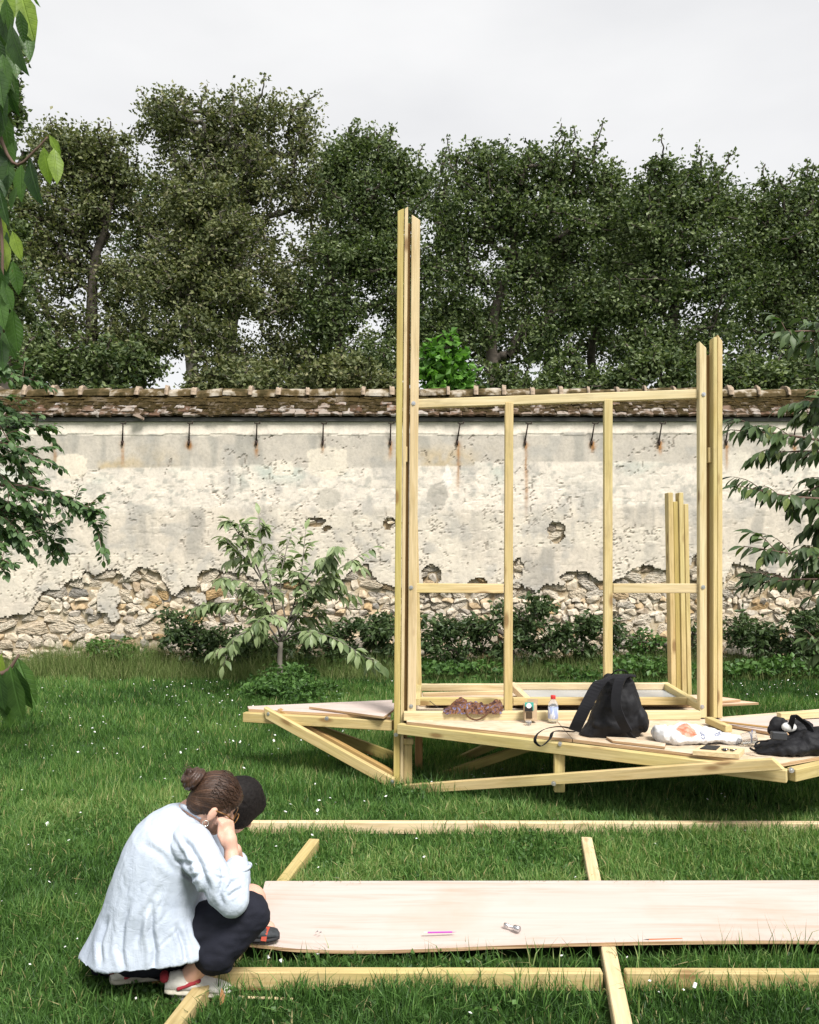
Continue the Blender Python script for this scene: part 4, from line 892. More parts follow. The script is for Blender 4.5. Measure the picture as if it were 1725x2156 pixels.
def vpost(name, x0, x1, ytop, ybot, Y, depth, mat, parent, lean=0.0, slant=0.0, dy=0.0):
    """upright board whose front face fills columns x0..x1 at depth Y; lean = columns gained at the top"""
    a = P((x0 + x1) / 2, ybot, Y); b = P((x0 + x1) / 2 + lean, ytop, Y + dy); w = (x1 - x0) * Y / F
    off = Vector((0, depth / 2, 0))
    return beam(name, a + off, b + off, depth, w, mat, parent, up=Vector((1, 0, 0)), cut1=slant)
def plate(name, pts, z0, z1, mat, parent=None, edge='ply_edge'):
    """flat sheet over a polygon of (x, y)"""
    bm = bmesh.new(); top = [bm.verts.new((a, b, z1)) for a, b in pts]; bot = [bm.verts.new((a, b, z0)) for a, b in pts]
    f = bm.faces.new(top);
    if f.normal.z < 0 or sum((pts[i][0] * pts[(i + 1) % len(pts)][1] - pts[(i + 1) % len(pts)][0] * pts[i][1]) for i in range(len(pts))) < 0: bmesh.ops.reverse_faces(bm, faces=[f])
    bm.faces.new(bot[::-1] if f.verts[0] is top[0] else bot)
    n_ = len(pts); sides = [bm.faces.new((top[i], top[(i + 1) % n_], bot[(i + 1) % n_], bot[i])) for i in range(n_)]
    bmesh.ops.recalc_face_normals(bm, faces=bm.faces[:])
    for s_ in sides: s_.material_index = 1
    me = bm_mesh(name, bm); me.materials.append(MAT[mat]); me.materials.append(MAT[edge])
    return link(name, me, None, parent)
def bolt(px, py, Y, parent, r=0.011):
    c = P(px, py, Y); g = Geo(); g.add(*tube([c + Vector((0, 0.01, 0)), c + Vector((0, -0.004, 0)), c + Vector((0, -0.0041, 0)), c + Vector((0, -0.011, 0))], [r * 1.4, r * 1.4, r * 0.75, r * 0.7], 8))
    return link('bolt', g.build('bolt'), MAT['steel'], parent)

# ================================================================= pavilion under construction
DZ = 0.485; YF = 6.18
pav = empty('pavilion_frame', (0.6, 6.3, 0), 'unfinished pale pine pavilion: raised deck, tall posts and an open wall frame', 'timber frame')
# front-left tall post: two boards side by side, a recessed spacer, and a third board
vpost('post_board', 828.5, 841.5, 441, 1652, YF - 0.03, 0.075, 'wood_olive', pav, lean=9, slant=0.02)  # darker olive paints in the shade of the post's left side
vpost('post_board', 842.2, 849.5, 437, 1650, YF - 0.02, 0.070, 'wood_pale', pav, lean=10, slant=0.02)
vpost('post_spacer', 850, 858, 470, 1560, YF + 0.03, 0.05, 'wood_brown', pav, lean=7)
vpost('post_board', 858, 876, 457, 1503, YF - 0.025, 0.06, 'wood_pale', pav, lean=9, slant=-0.04)
vpost('spacer_block', 849.5, 858, 940, 973, YF - 0.015, 0.045, 'wood', pav, lean=0)
vpost('post_foot', 850, 868, 1562, 1660, YF + 0.0, 0.065, 'wood', pav)
vpost('post_backing', 868.5, 876, 700, 1500, YF + 0.04, 0.04, 'wood', pav, lean=4)
# front-right post
vpost('post_board', 1474, 1489, 725, 1512, YF - 0.03, 0.065, 'wood_pale', pav, lean=-1, slant=-0.05)
vpost('post_spacer', 1490, 1502.5, 747, 1512, YF + 0.035, 0.05, 'wood_brown', pav, lean=-1)
vpost('post_board', 1502.5, 1511, 710, 1512, YF - 0.05, 0.085, 'wood', pav, lean=0)
vpost('post_board', 1511.4, 1522, 711, 1512, YF - 0.042, 0.08, 'wood', pav, lean=0, slant=-0.05)
vpost('spacer_block', 1492, 1502, 942, 974, YF - 0.02, 0.045, 'wood', pav)
# open wall frame between them
def hbar(name, xa, ya, xb, yb, Y, h, w, mat, parent=pav):
    a = P(xa, ya, Y); b = P(xb, yb, Y); off = Vector((0, w / 2, 0)); return beam(name, a + off, b + off, w, h, mat, parent)
hbar('top_rail', 878, 849.5, 1474, 828.5, YF, 0.065, 0.055, 'wood_pale')
hbar('middle_rail', 877, 1238.5, 1061, 1239.5, YF, 0.068, 0.055, 'wood')
hbar('middle_rail', 1291.5, 1239, 1474.5, 1239, YF, 0.068, 0.055, 'wood_pale')
vpost('stud', 1062, 1079.5, 846, 1503, YF - 0.004, 0.05, 'wood', pav, lean=2)
vpost('stud', 1273, 1290.5, 840, 1503, YF - 0.003, 0.05, 'wood', pav, lean=0)
hbar('bottom_rail', 850, 1509, 1476, 1507, YF - 0.07, 0.062, 0.06, 'wood_pale')
# rear posts
vpost('rear_post_board', 1415, 1425.5, 1037, 1500, 7.15, 0.10, 'wood', pav, lean=-8)
vpost('rear_post_spacer', 1425.8, 1437.5, 1056, 1500, 7.165, 0.09, 'wood_olive', pav, lean=-8)
vpost('rear_post_board', 1437.8, 1447.5, 1037, 1500, 7.15, 0.10, 'wood', pav, lean=-8)
vpost('rear_post_board', 1449, 1458, 1061, 1500, 7.20, 0.05, 'wood', pav, lean=-8)
vpost('rear_stud', 875, 889, 1060, 1475, 6.95, 0.05, 'wood', pav, lean=-10)
# deck boards
A = (-0.10, YF - 0.02); TIP = PZ(520, 1491, DZ); COR = PZ(1648, 1611, DZ)
plate('deck_panel', [(-0.14, YF + 0.06), (TIP.x + 0.02, TIP.y - 0.03), (TIP.x - 0.01, TIP.y + 0.08), (-0.14, 6.95)], DZ - 0.02, DZ, 'ply', pav)
plate('deck_panel', [(-0.02, YF - 0.12), (1.05, 5.50), (1.05, 7.30), (-0.02, 7.30)], DZ - 0.02, DZ, 'deck', pav)
plate('deck_panel', [(1.055, 5.497), (COR.x - 0.02, COR.y + 0.02), (3.3, 5.5), (3.3, 6.6), (2.3, 6.24), (2.3, 7.24), (1.055, 7.30)], DZ - 0.02, DZ, 'deck', pav)
# edge beams
zb = DZ - 0.02 - 0.0375
def edge_beam(name, a, b, mat='wood', z=zb, h=0.072, w=0.058, **kw): return beam(name, (a[0], a[1], z), (b[0], b[1], z), w, h, mat, pav, **kw)
edge_beam('edge_beam', (-0.075, YF - 0.07), (COR.x + 0.02, COR.y - 0.015))
edge_beam('edge_beam', (COR.x + 0.055, COR.y + 0.01), (3.1, 5.42))
edge_beam('edge_beam', (-0.122, YF + 0.035), (TIP.x - 0.01, TIP.y - 0.05))
edge_beam('edge_beam', (TIP.x + 0.03, TIP.y + 0.03), (-0.2, 7.02), 'wood_olive')
edge_beam('rear_edge_beam', (-0.05, 7.34), (2.3, 7.30), 'wood_olive')
edge_beam('joist', (0.55, 5.95), (0.55, 7.0), 'wood_olive'); edge_beam('joist', (1.05, 5.6), (1.05, 7.0), 'wood_olive'); edge_beam('joist', (1.65, 5.3), (1.65, 7.0), 'wood_olive'); edge_beam('joist', (2.3, 5.1), (2.3, 7.0), 'wood_olive')
vpost('bracket', 850, 871, 1556, 1568, YF - 0.03, 0.06, 'wood', pav)
# raking struts and bottom chord
ft = P(832, 1651, YF - 0.06)
beam('raking_strut', ft, P(560, 1500, TIP.y - 0.13), 0.045, 0.075, 'wood', pav, cut1=0.05, cut0=0.05)
beam('raking_strut', P(838, 1640, YF - 0.005), P(585, 1500, TIP.y - 0.07), 0.045, 0.070, 'wood_brown', pav)
beam('rear_strut', P(838, 1598, 6.9), P(600, 1512, 6.75), 0.05, 0.085, 'wood_olive', pav)
ce = P(1640, 1608, COR.y - 0.065)
beam('bottom_chord', P(848, 1662, YF - 0.09), ce, 0.045, 0.066, 'wood', pav, cut1=-0.05, cut0=0.03)
vpost('hanger', 1168, 1190, 1572, 1669, 5.50, 0.05, 'wood', pav)
vpost('rear_leg', 874, 890, 1540, 1632, 6.6, 0.06, 'wood_brown', pav)
beam('rear_strut', P(878, 1640, 6.9), P(1090, 1545, 6.9), 0.05, 0.065, 'wood_olive', pav)
beam('rear_strut', P(870, 1655, 6.45), P(1150, 1560, 6.45), 0.05, 0.065, 'wood_olive', pav)
for (a, b, y) in [(871, 849, YF - 0.026), (866, 1237, YF - 0.026), (866, 1487, YF - 0.026), (1482, 830, YF - 0.031), (1481, 1236, YF - 0.031), (1479, 1488, YF - 0.031), (834, 1547, YF - 0.031), (566, 1503, TIP.y - 0.16), (826, 1646, YF - 0.09), (856, 1660, YF - 0.115), (1166, 1650, 5.42), (1536, 1615, 4.95), (1180, 1567, 5.47), (688, 1513, 6.26), (1653 + 14, 1622, 4.82)]:
    bolt(a, b, y, pav)

# ================================================================= loose sheets and framed panes on the deck
z1 = DZ + 0.004
q = [PZ(651, 1489, z1 + .012), PZ(808, 1510, z1 + .012), PZ(828, 1496, z1 + .012), PZ(835, 1481, z1 + .012), PZ(720, 1483, z1 + .012)]
tag(plate('plywood_offcut', [(v.x, v.y) for v in q], z1, z1 + 0.016, 'ply'), 'loose plywood offcut on the left wing of the deck', 'plywood')
q = [PZ(885, 1484, z1 + .01), PZ(1475, 1487, z1 + .01), PZ(1598, 1481, z1 + .01), PZ(1520, 1472, z1 + .01), PZ(890, 1474, z1 + .01)]
tag(plate('plywood_sheet', [(v.x, v.y) for v in q], z1, z1 + 0.016, 'ply_pink'), 'lower pinkish plywood sheet under the framed pane, jutting out right', 'plywood')
q = [PZ(900, 1480, z1 + .04), PZ(1440, 1480, z1 + .04), PZ(1560, 1472, z1 + .04), PZ(1490, 1462, z1 + .04), PZ(905, 1465, z1 + .04)]
tag(plate('plywood_sheet', [(v.x, v.y) for v in q], z1 + 0.02, z1 + 0.036, 'ply_pink'), 'upper plywood sheet of the pair beneath the framed pane', 'plywood')
fr = empty('glazed_frame', (1.4, 7.0, z1 + 0.04), 'low timber frame with a greyish clear pane lying flat on the deck', 'window frame')
zf = z1 + 0.075
def fb(name, a, b, mat='wood', h=0.055, w=0.05): return beam(name, a, b, w, h, mat, fr)
ra, rb_, fa_, fb_ = PZ(1078, 1445, zf + .02), PZ(1410, 1445, zf + .02), PZ(1080, 1476, zf), PZ(1462, 1476, zf)
fb('frame_bar', ra, rb_, 'wood_pale'); fb('frame_bar', fa_, fb_, 'wood'); fb('frame_bar', PZ(1400, 1443, zf + .02), PZ(1478, 1490, zf), 'wood'); fb('frame_bar', PZ(1078, 1443, zf + .02), PZ(1112, 1477, zf), 'wood_pale')
MAT['pane'] = simple('cloudy_pane', (0.42, 0.44, 0.45), 0.25, nscale=2.5, namp=0.2)
plate('pane', [(ra.x + .03, ra.y - 0.03), (rb_.x, rb_.y - 0.03), (fb_.x - .02, fb_.y + .03), (fa_.x + .06, fa_.y + .03)], zf - 0.012, zf - 0.006, 'pane', fr, 'pane')
f2 = empty('ladder_frame', (0.4, 6.9, z1 + 0.04), 'timber frame of two rails lying on the deck behind the scarf', 'timber frame')
fr = f2
fb('frame_bar', PZ(877, 1447, zf + .02), PZ(1062, 1447, zf + .02), 'wood_pale'); fb('frame_bar', PZ(877, 1476, zf), PZ(1075, 1477, zf), 'wood'); fb('frame_bar', PZ(890, 1462, zf), PZ(1062, 1458, zf + .01), 'wood_pale', 0.03, 0.03); fb('frame_bar', PZ(882, 1445, zf + 0.02), PZ(878, 1478, zf), 'wood')
# right-hand part of the deck: raised sheets
q = [PZ(1502, 1520, z1 + .02), PZ(1640, 1545, z1 + .02), PZ(1830, 1520, z1 + .02), PZ(1830, 1492, z1 + .02), PZ(1530, 1512, z1 + .02)]
tag(plate('plywood_sheet', [(v.x, v.y) for v in q], z1 + 0.002, z1 + 0.02, 'ply'), 'plywood sheet on the right wing of the deck behind the black bag', 'plywood')
tag(beam('timber_offcut', PZ(1492, 1516, z1 + .03), PZ(1535, 1535, z1 + .03), 0.05, 0.045, 'wood'), 'short timber offcut on the deck beside the right-hand posts', 'timber')
tag(beam('timber_batten', PZ(1640, 1508, z1 + .05), PZ(1830, 1497, z1 + .05), 0.05, 0.05, 'wood_pale'), 'pale timber batten lying at the far right edge of the deck', 'timber')
tag(beam('thin_batten', PZ(1520, 1520, z1 + .034), PZ(1655, 1536, z1 + .034), 0.02, 0.012, 'wood_brown'), 'thin dark batten lying on the right-hand plywood sheet', 'timber')
q = [PZ(1277, 1556, z1), PZ(1290, 1564, z1), PZ(1400, 1577, z1), PZ(1402, 1570, z1), PZ(1330, 1558, z1)]
tag(plate('plywood_strip', [(v.x, v.y) for v in q], z1, z1 + 0.014, 'deck'), 'narrow plywood strip on the deck edge below the backpack', 'plywood')

# ================================================================= ground framing in the foreground
tag(beam('ground_beam', (-0.735, 3.305, 0.040), (0.745, 3.300, 0.040), 0.045, 0.072, 'wood'), 'nearest beam on the grass, left of the crossing timber, by the crouching woman', 'timber')
tag(beam('ground_beam', (0.835, 3.300, 0.040), (2.7, 3.290, 0.040), 0.045, 0.072, 'wood'), 'nearest beam on the grass, right of the crossing timber', 'timber')
tag(beam('ground_beam', (-0.97, 5.12, 0.040), (3.3, 5.10, 0.040), 0.045, 0.072, 'wood_pale'), 'long far beam on the grass behind the plywood sheet', 'timber')
tag(beam('cross_timber', (-0.540, 4.83, 0.036), (-0.840, 2.80, 0.036), 0.060, 0.066, 'wood'), 'left cross timber on the grass running under the plywood sheet', 'timber')
tag(beam('cross_timber', (1.008, 4.85, 0.038), (0.712, 2.75, 0.038), 0.060, 0.068, 'wood_pale'), 'right cross timber on the grass running under the plywood sheet', 'timber')
# long warped plywood sheet
nx_, ny_ = 60, 10; V = []; x0_, x1_ = -0.655, 3.3
for top in (1, 0):
    for j in range(ny_ + 1):
        for i in range(nx_ + 1):
            u = i / nx_; v = j / ny_; yy = 3.50 + 0.66 * v + 0.012 * u; xx = x0_ + (x1_ - x0_) * u - 0.05 * v * (1 - u)
            sag = -0.018 * math.exp(-((u - 0.10) / 0.14) ** 2) * (1 - v) ** 1.3 + 0.012 * math.exp(-(u / 0.03) ** 2) * (1 - v) - 0.008 * math.sin(u * 9) * (1 - v) ** 2
            V.append((xx, yy - 0.012 * math.exp(-((u - 0.10) / 0.12) ** 2) * (1 - v), 0.088 + sag - (0 if top else 0.014)))
n_ = (nx_ + 1) * (ny_ + 1); Q = []; Qe = []
for j in range(ny_):
    for i in range(nx_):
        a = j * (nx_ + 1) + i; Q.append((a, a + 1, a + nx_ + 2, a + nx_ + 1)); Q.append((a + n_, a + n_ + nx_ + 1, a + n_ + nx_ + 2, a + n_ + 1))
for i in range(nx_):
    a = i; Qe.append((a + n_, a + 1 + n_, a + 1, a)); a = ny_ * (nx_ + 1) + i; Qe.append((a, a + 1, a + 1 + n_, a + n_))
for j in range(ny_):
    a = j * (nx_ + 1); b = a + nx_ + 1; Qe.append((a, b, b + n_, a + n_)); a += nx_; b += nx_; Qe.append((b, a, a + n_, b + n_))
me = np_mesh('plywood_sheet', V, Q + Qe, smooth=False); me.materials.append(MAT['ply']); me.materials.append(MAT['ply_edge'])
mi = np.zeros(len(me.polygons), np.int32); mi[len(Q):] = 1; me.polygons.foreach_set('material_index', mi)
tag(link('plywood_sheet', me), 'long pale plywood sheet laid over the timbers in the foreground', 'plywood')
tag(beam('thin_lath', PZ(500, 2100, 0.03), PZ(618, 2104, 0.03), 0.012, 0.010, 'wood_pale'), 'thin wooden lath in the grass before the nearest beam', 'timber')
tag(beam('thin_lath', PZ(318, 2068, 0.03), PZ(390, 2072, 0.03), 0.012, 0.010, 'wood_brown'), 'thin wooden lath in the grass between the woman\'s shoes', 'timber')
# pencils, socket wrench, screws, dry leaf
def pencil(label, a, b, col, tipc, endc, r=0.0038):
    a, b = Vector(a), Vector(b); d = b - a; root = empty('pencil', a, label, 'pencil'); mt = simple('pencil_paint', col, 0.4)
    tube_obj('shaft', [a + d * 0.12, a + d * 0.86], r, mt, root, 6, False); tube_obj('end_cap', [a, a + d * 0.119], r * 1.02, simple('pencil_end', endc, 0.5), root, 6, False)
    tube_obj('tip', [a + d * 0.861, a + d * 0.96, b], [r, r * 0.35, 0.0004], simple('pencil_tip', tipc, 0.6), root, 6, False)
zs = 0.0925
pencil('purple pencil with a white end lying on the foreground plywood', PZ(892, 1964, zs), PZ(962, 1962.5, zs), (0.42, 0.07, 0.40), (0.5, 0.3, 0.35), (0.55, 0.62, 0.50))
pencil('orange pencil lying on the foreground plywood near its front edge', PZ(1437, 1977, zs), PZ(1355, 1979, zs), (0.60, 0.13, 0.05), (0.05, 0.04, 0.04), (0.55, 0.14, 0.06))
so = empty('socket_wrench', PZ(1080, 1953, zs), 'chrome socket driver piece on the foreground plywood', 'tool')
a, b = PZ(1063, 1947, zs + .008), PZ(1094, 1957, zs + .010); d = b - a
tube_obj('driver_shaft', [a, a + d * 0.2, a + d * 0.21, a + d * 0.62], [0.009, 0.009, 0.006, 0.006], MAT['chrome'], so, 10); tube_obj('socket', [a + d * 0.6, a + d * 0.66, b], [0.007, 0.0125, 0.0125], MAT['chrome'], so, 12)
for k, (a_, b_) in enumerate([(664, 1964), (671, 1966)]):
    c_ = PZ(a_, b_, zs); sc = tube_obj('screw', [c_, c_ + Vector((0.008, 0.012, 0.001)), c_ + Vector((0.0081, 0.0121, 0.001)), c_ + Vector((0.010, 0.014, 0.001))], [0.0008, 0.0018, 0.004, 0.004], MAT['steel'], None, 6)
    tag(sc, ['left of two small screws on the foreground plywood', 'right of two small screws on the foreground plywood'][k], 'screw', 'two screws on the plywood')
lf = leaf_mesh('dry_leaf', 0.5, 0.5, 0.25, 9); lf.materials.append(simple('dry_leaf', (0.30, 0.15, 0.06), 0.8, nscale=20))
o = link('dry_leaf', lf); c_ = PZ(462, 2118, 0.05); o.matrix_basis = leaf_frame(c_, Vector((0.3, 0.4, 0.8)), Vector((1, -1, 0.2)), 0.055); tag(o, 'curled brown dead leaf in the grass below the nearest beam', 'leaf')

# ================================================================= belongings on the deck
def remesh(name, build, voxel, it=6, mat=None, parent=None, fac=0.5):
    """closed pieces fused into one continuous skin"""
    g = Geo()
    for b in build: g.add(*b)
    me = g.build('tmp'); o = bpy.data.objects.new('tmp', me); COL.objects.link(o)
    md = o.modifiers.new('r', 'REMESH'); md.mode = 'VOXEL'; md.voxel_size = voxel
    if it: sm_ = o.modifiers.new('s', 'SMOOTH'); sm_.factor = fac; sm_.iterations = it
    bpy.context.view_layer.update(); dg = bpy.context.evaluated_depsgraph_get()
    res = bpy.data.meshes.new_from_object(o.evaluated_get(dg)); res.name = name
    bpy.data.objects.remove(o); bpy.data.meshes.remove(me)
    res.polygons.foreach_set('use_smooth', np.ones(len(res.polygons), dtype=bool)); res.materials.clear()
    return link(name, res, mat, parent)
def displace(o, fn):
    me = o.data; n_ = len(me.vertices); v = np.zeros(n_ * 3, np.float32); me.vertices.foreach_get('co', v); v = v.reshape(-1, 3)
    nn = np.zeros(n_ * 3, np.float32); me.vertices.foreach_get('normal', nn); nn = nn.reshape(-1, 3)
    v = v + nn * np.asarray(fn(v, nn))[:, None]; me.vertices.foreach_set('co', v.astype(np.float32).ravel()); me.update()
def project(v): return CX + v[:, 0] * F / v[:, 1], YH - (v[:, 2] - H) * F / v[:, 1]
def ring_loft(rings, seg=28, power=2.4):
    """rings: (left point, right point, half depth along Y[, forward shift]); closed loft"""
    V = []; n_ = len(rings)
    for L, R, dp in rings:
        c = (L + R) / 2; a = (R - L) / 2; dpv = Vector((0, dp, 0))
        for k in range(seg):
            t = 2 * math.pi * k / seg; cx_, sx_ = math.cos(t), math.sin(t)
            cx_ = math.copysign(abs(cx_) ** (2 / power), cx_); sx_ = math.copysign(abs(sx_) ** (2 / power), sx_); V.append(c + a * cx_ + dpv * sx_)
    Q = [(i * seg + k, i * seg + (k + 1) % seg, (i + 1) * seg + (k + 1) % seg, (i + 1) * seg + k) for i in range(n_ - 1) for k in range(seg)]
    V.append((rings[0][0] + rings[0][1]) / 2); V.append((rings[-1][0] + rings[-1][1]) / 2); a = n_ * seg
    T = [(a, (k + 1) % seg, k) for k in range(seg)] + [(a + 1, (n_ - 1) * seg + k, (n_ - 1) * seg + (k + 1) % seg) for k in range(seg)]
    return np.array([tuple(v) for v in V]), np.array(Q), np.array(T)
def caps(p0, r0, p1, r1, sides=14):
    """tapered capsule"""
    p0, p1 = Vector(p0), Vector(p1); d = (p1 - p0).normalized(); pts = []; rad = []
    for k in range(5): a = math.pi / 2 * (1 - k / 4); pts.append(p0 - d * r0 * math.sin(a)); rad.append(max(1e-4, r0 * math.cos(a)))
    for k in range(5): a = math.pi / 2 * k / 4; pts.append(p1 + d * r1 * math.sin(a)); rad.append(max(1e-4, r1 * math.cos(a)))
    return tube(pts, rad, sides)
def ellip(c, ax, seg=16):
    """ellipsoid with three axis vectors"""
    V = []; c = Vector(c)
    for i in range(1, seg):
        th = math.pi * i / seg
        for j in range(seg * 2):
            ph = math.pi * j / seg; V.append(c + ax[0] * math.sin(th) * math.cos(ph) + ax[1] * math.sin(th) * math.sin(ph) + ax[2] * math.cos(th))
    n2 = seg * 2; Q = [(i * n2 + j, (i + 1) * n2 + j, (i + 1) * n2 + (j + 1) % n2, i * n2 + (j + 1) % n2) for i in range(seg - 2) for j in range(n2)]
    V.append(c + ax[2]); V.append(c - ax[2]); a = len(V) - 2
    T = [(a, j, (j + 1) % n2) for j in range(n2)] + [(a + 1, (seg - 2) * n2 + (j + 1) % n2, (seg - 2) * n2 + j) for j in range(n2)]
    return np.array([tuple(v) for v in V]), np.array(Q), np.array(T)
def xyz(rx, ry, rz): return (Vector((rx, 0, 0)), Vector((0, ry, 0)), Vector((0, 0, rz)))
def ribbon(name, pts, w, t, mat, parent, side=None, n=26):
    """flat strap along a curve; width along `side`"""
    cp = curve_pts(pts, n); g = Geo(); V = []
    for i, p in enumerate(cp):
        tg = (cp[min(i + 1, n - 1)] - cp[max(i - 1, 0)]).normalized(); s_ = Vector(side) if side is not None else Vector((0, 1, 0)); s_ = (s_ - tg * s_.dot(tg)).normalized(); nn = tg.cross(s_)
        V += [p + s_ * w / 2 + nn * t / 2, p - s_ * w / 2 + nn * t / 2, p - s_ * w / 2 - nn * t / 2, p + s_ * w / 2 - nn * t / 2]
    Q = [(i * 4 + k, i * 4 + (k + 1) % 4, i * 4 + 4 + (k + 1) % 4, i * 4 + 4 + k) for i in range(n - 1) for k in range(4)] + [(3, 2, 1, 0), (n * 4 - 4, n * 4 - 3, n * 4 - 2, n * 4 - 1)]
    return link(name, np_mesh(name, [tuple(v) for v in V], Q, smooth=False), mat, parent)
def fabric(name, col, rough=0.85, bumpy=0.4, scale=240, folds=9.0):
    m = M(name, rough, 0.2); a = m.noise(m.coord(), scale, 2); b = m.noise(m.coord(), folds, 5); c = m.ramp(b, [(0.3, tuple(q * 0.8 for q in col)), (0.7, tuple(q * 1.12 for q in col))]); m.color(c)
    m.bump(m.mix(0.25, b, a), bumpy, 0.012); return m.m
MAT['black_nylon'] = fabric('black_nylon', (0.014, 0.014, 0.016), 0.6, 0.5); MAT['black_web'] = fabric('black_webbing', (0.010, 0.010, 0.012), 0.8, 0.2, 400)
MAT['black_pad'] = fabric('black_padding', (0.016, 0.016, 0.019), 0.85, 0.3)

def nse(v, s, seed=0): return np.array([mnoise.noise(Vector((float(p[0]) * s + seed, float(p[1]) * s, float(p[2]) * s))) for p in v])
# backpack, lying back with its straps towards us
YB = 5.62; bp = empty('backpack', PZ(1280, 1550, DZ), 'black backpack slumped on the deck with its straps towards the viewer', 'backpack')
R = [(P(1218, 1546, YB), P(1344, 1556, YB), 0.10), (P(1232, 1530, YB), P(1352, 1536, YB), 0.125), (P(1244, 1505, YB), P(1354, 1505, YB), 0.13), (P(1254, 1480, YB), P(1350, 1478, YB), 0.125), (P(1262, 1455, YB), P(1340, 1455, YB), 0.11), (P(1270, 1435, YB), P(1336, 1436, YB), 0.095), (P(1278, 1421, YB), P(1328, 1422, YB), 0.06)]
pk = [ellip(P(1345, 1510, YB - 0.02), (Vector((0.055, 0, 0.02)), Vector((0, 0.10, 0)), Vector((-0.03, 0, 0.095)))), ellip(P(1296, 1525, YB - 0.08), xyz(0.15, 0.055, 0.05))]
body = remesh('body', [ring_loft(R)] + pk, 0.006, 8, MAT['black_nylon'], bp)
displace(body, lambda v, n: 0.012 * nse(v, 11) + 0.006 * nse(v, 28, 3))
ribbon('shoulder_strap', [P(1290, 1424, YB - 0.09), P(1262, 1440, YB - 0.17), P(1238, 1480, YB - 0.19), P(1222, 1512, YB - 0.18), P(1210, 1538, YB - 0.15)], 0.075, 0.016, MAT['black_pad'], bp, (0.75, -0.15, 0.3))
ribbon('shoulder_strap', [P(1330, 1424, YB - 0.06), P(1312, 1424, YB - 0.17), P(1300, 1450, YB - 0.20), P(1298, 1485, YB - 0.21), P(1308, 1515, YB - 0.20), P(1322, 1540, YB - 0.16)], 0.06, 0.016, MAT['black_pad'], bp, (0.8, -0.3, 0.1))
ribbon('webbing_strap', [P(1212, 1536, YB - 0.14), P(1180, 1530, YB - 0.16), P(1148, 1535, YB - 0.18), P(1130, 1548, YB - 0.22), P(1128, 1562, YB - 0.30), P(1140, 1571, YB - 0.30), P(1158, 1556, YB - 0.27), P(1168, 1540, YB - 0.16), P(1210, 1541, YB - 0.12)], 0.032, 0.004, MAT['black_web'], bp, (0.25, -1.0, 0.35), 40)
ribbon('webbing_strap', [P(1320, 1538, YB - 0.16), P(1332, 1552, YB - 0.17), P(1344, 1560, YB - 0.15)], 0.028, 0.004, MAT['black_web'], bp, (0.5, -0.6, 0.2), 12)
ribbon('haul_loop', [P(1288, 1420, YB - 0.05), P(1300, 1411, YB - 0.08), P(1318, 1413, YB - 0.07), P(1324, 1422, YB - 0.05)], 0.022, 0.005, MAT['black_web'], bp, (0.2, 1, 0), 14)

# water bottle
YW = 6.02; b0 = P(1165, 1519, YW); sW = YW / F; bt = empty('water_bottle', b0, 'clear plastic water bottle with a red cap standing on the deck', 'bottle')
m = M('clear_plastic', 0.08, 0.5); m.b.inputs['Transmission Weight'].default_value = 0.85; m.b.inputs['IOR'].default_value = 1.2; m.color((0.88, 0.90, 0.92)); MAT['pet'] = m.m
def lathe(name, base, prof, mat, parent, sides=20): return tube_obj(name, [base + Vector((0, 0, z_)) for _, z_ in prof], [r0 for r0, _ in prof], mat, parent, sides)
hB = (1519 - 1464) * sW; rB = 10.5 * sW
lathe('bottle_body', b0, [(rB * .9, 0), (rB, .006), (rB, hB * .3), (rB * .94, hB * .34), (rB, hB * .38), (rB, hB * .62), (rB * .85, hB * .72), (rB * .45, hB * .83), (rB * .42, hB * .88)], MAT['pet'], bt)
lathe('cap', b0, [(rB * .48, hB * .86), (rB * .5, hB * .87), (rB * .5, hB * .985), (rB * .45, hB)], simple('red_cap', (0.55, 0.035, 0.03), 0.4), bt)
m = M('bottle_label', 0.5); m.color(m.ramp(m.noise(m.coord((40, 40, 18)), 1.0, 3), [(0.45, (0.72, 0.74, 0.80)), (0.55, (0.35, 0.42, 0.66))])); lathe('label', b0, [(rB * 1.02, hB * .12), (rB * 1.025, hB * .121), (rB * 1.025, hB * .56), (rB * 1.02, hB * .561)], m.m, bt)
# opened carton with a small plastic pot
cb = empty('cardboard_box', P(1117, 1523, 6.0), 'small opened cardboard carton with a window, standing on the deck', 'box'); MAT['card'] = simple('cardboard', (0.46, 0.34, 0.215), 0.85, nscale=12, namp=0.15)
MAT['white_card'] = simple('white_card', (0.75, 0.74, 0.72), 0.7); MAT['teal'] = simple('teal_print', (0.06, 0.36, 0.30), 0.6); MAT['dark_win'] = simple('dark_window', (0.07, 0.045, 0.025), 0.3); MAT['blk'] = simple('black_print', (0.015, 0.015, 0.016), 0.6)
def pbox(name, xa, xb, ya, yb, Y, dp, mat, parent, bev=0.002): a_ = P(xa, yb, Y); b_ = P(xb, ya, Y); return link(name, box_mesh(name, a_.x, b_.x, Y, Y + dp, a_.z, b_.z, bev), mat, parent)
pbox('carton', 1105, 1131, 1484, 1518, 6.0, 0.07, MAT['card'], cb); pbox('lid_flap', 1111, 1133, 1472, 1484, 6.06, 0.004, MAT['card'], cb, 0.0005); pbox('printed_band', 1105.5, 1124, 1479, 1496, 5.995, 0.004, MAT['teal'], cb, 0.0005)
pbox('printed_band', 1105.5, 1122, 1488, 1498, 5.991, 0.003, MAT['blk'], cb, 0.0005); tube_obj('emblem', [P(1114, 1486, 5.989), P(1114, 1486, 5.986)], 0.018, MAT['white_card'], cb, 14, False); pbox('window', 1108, 1121, 1500, 1513, 5.995, 0.004, MAT['dark_win'], cb, 0.0015)
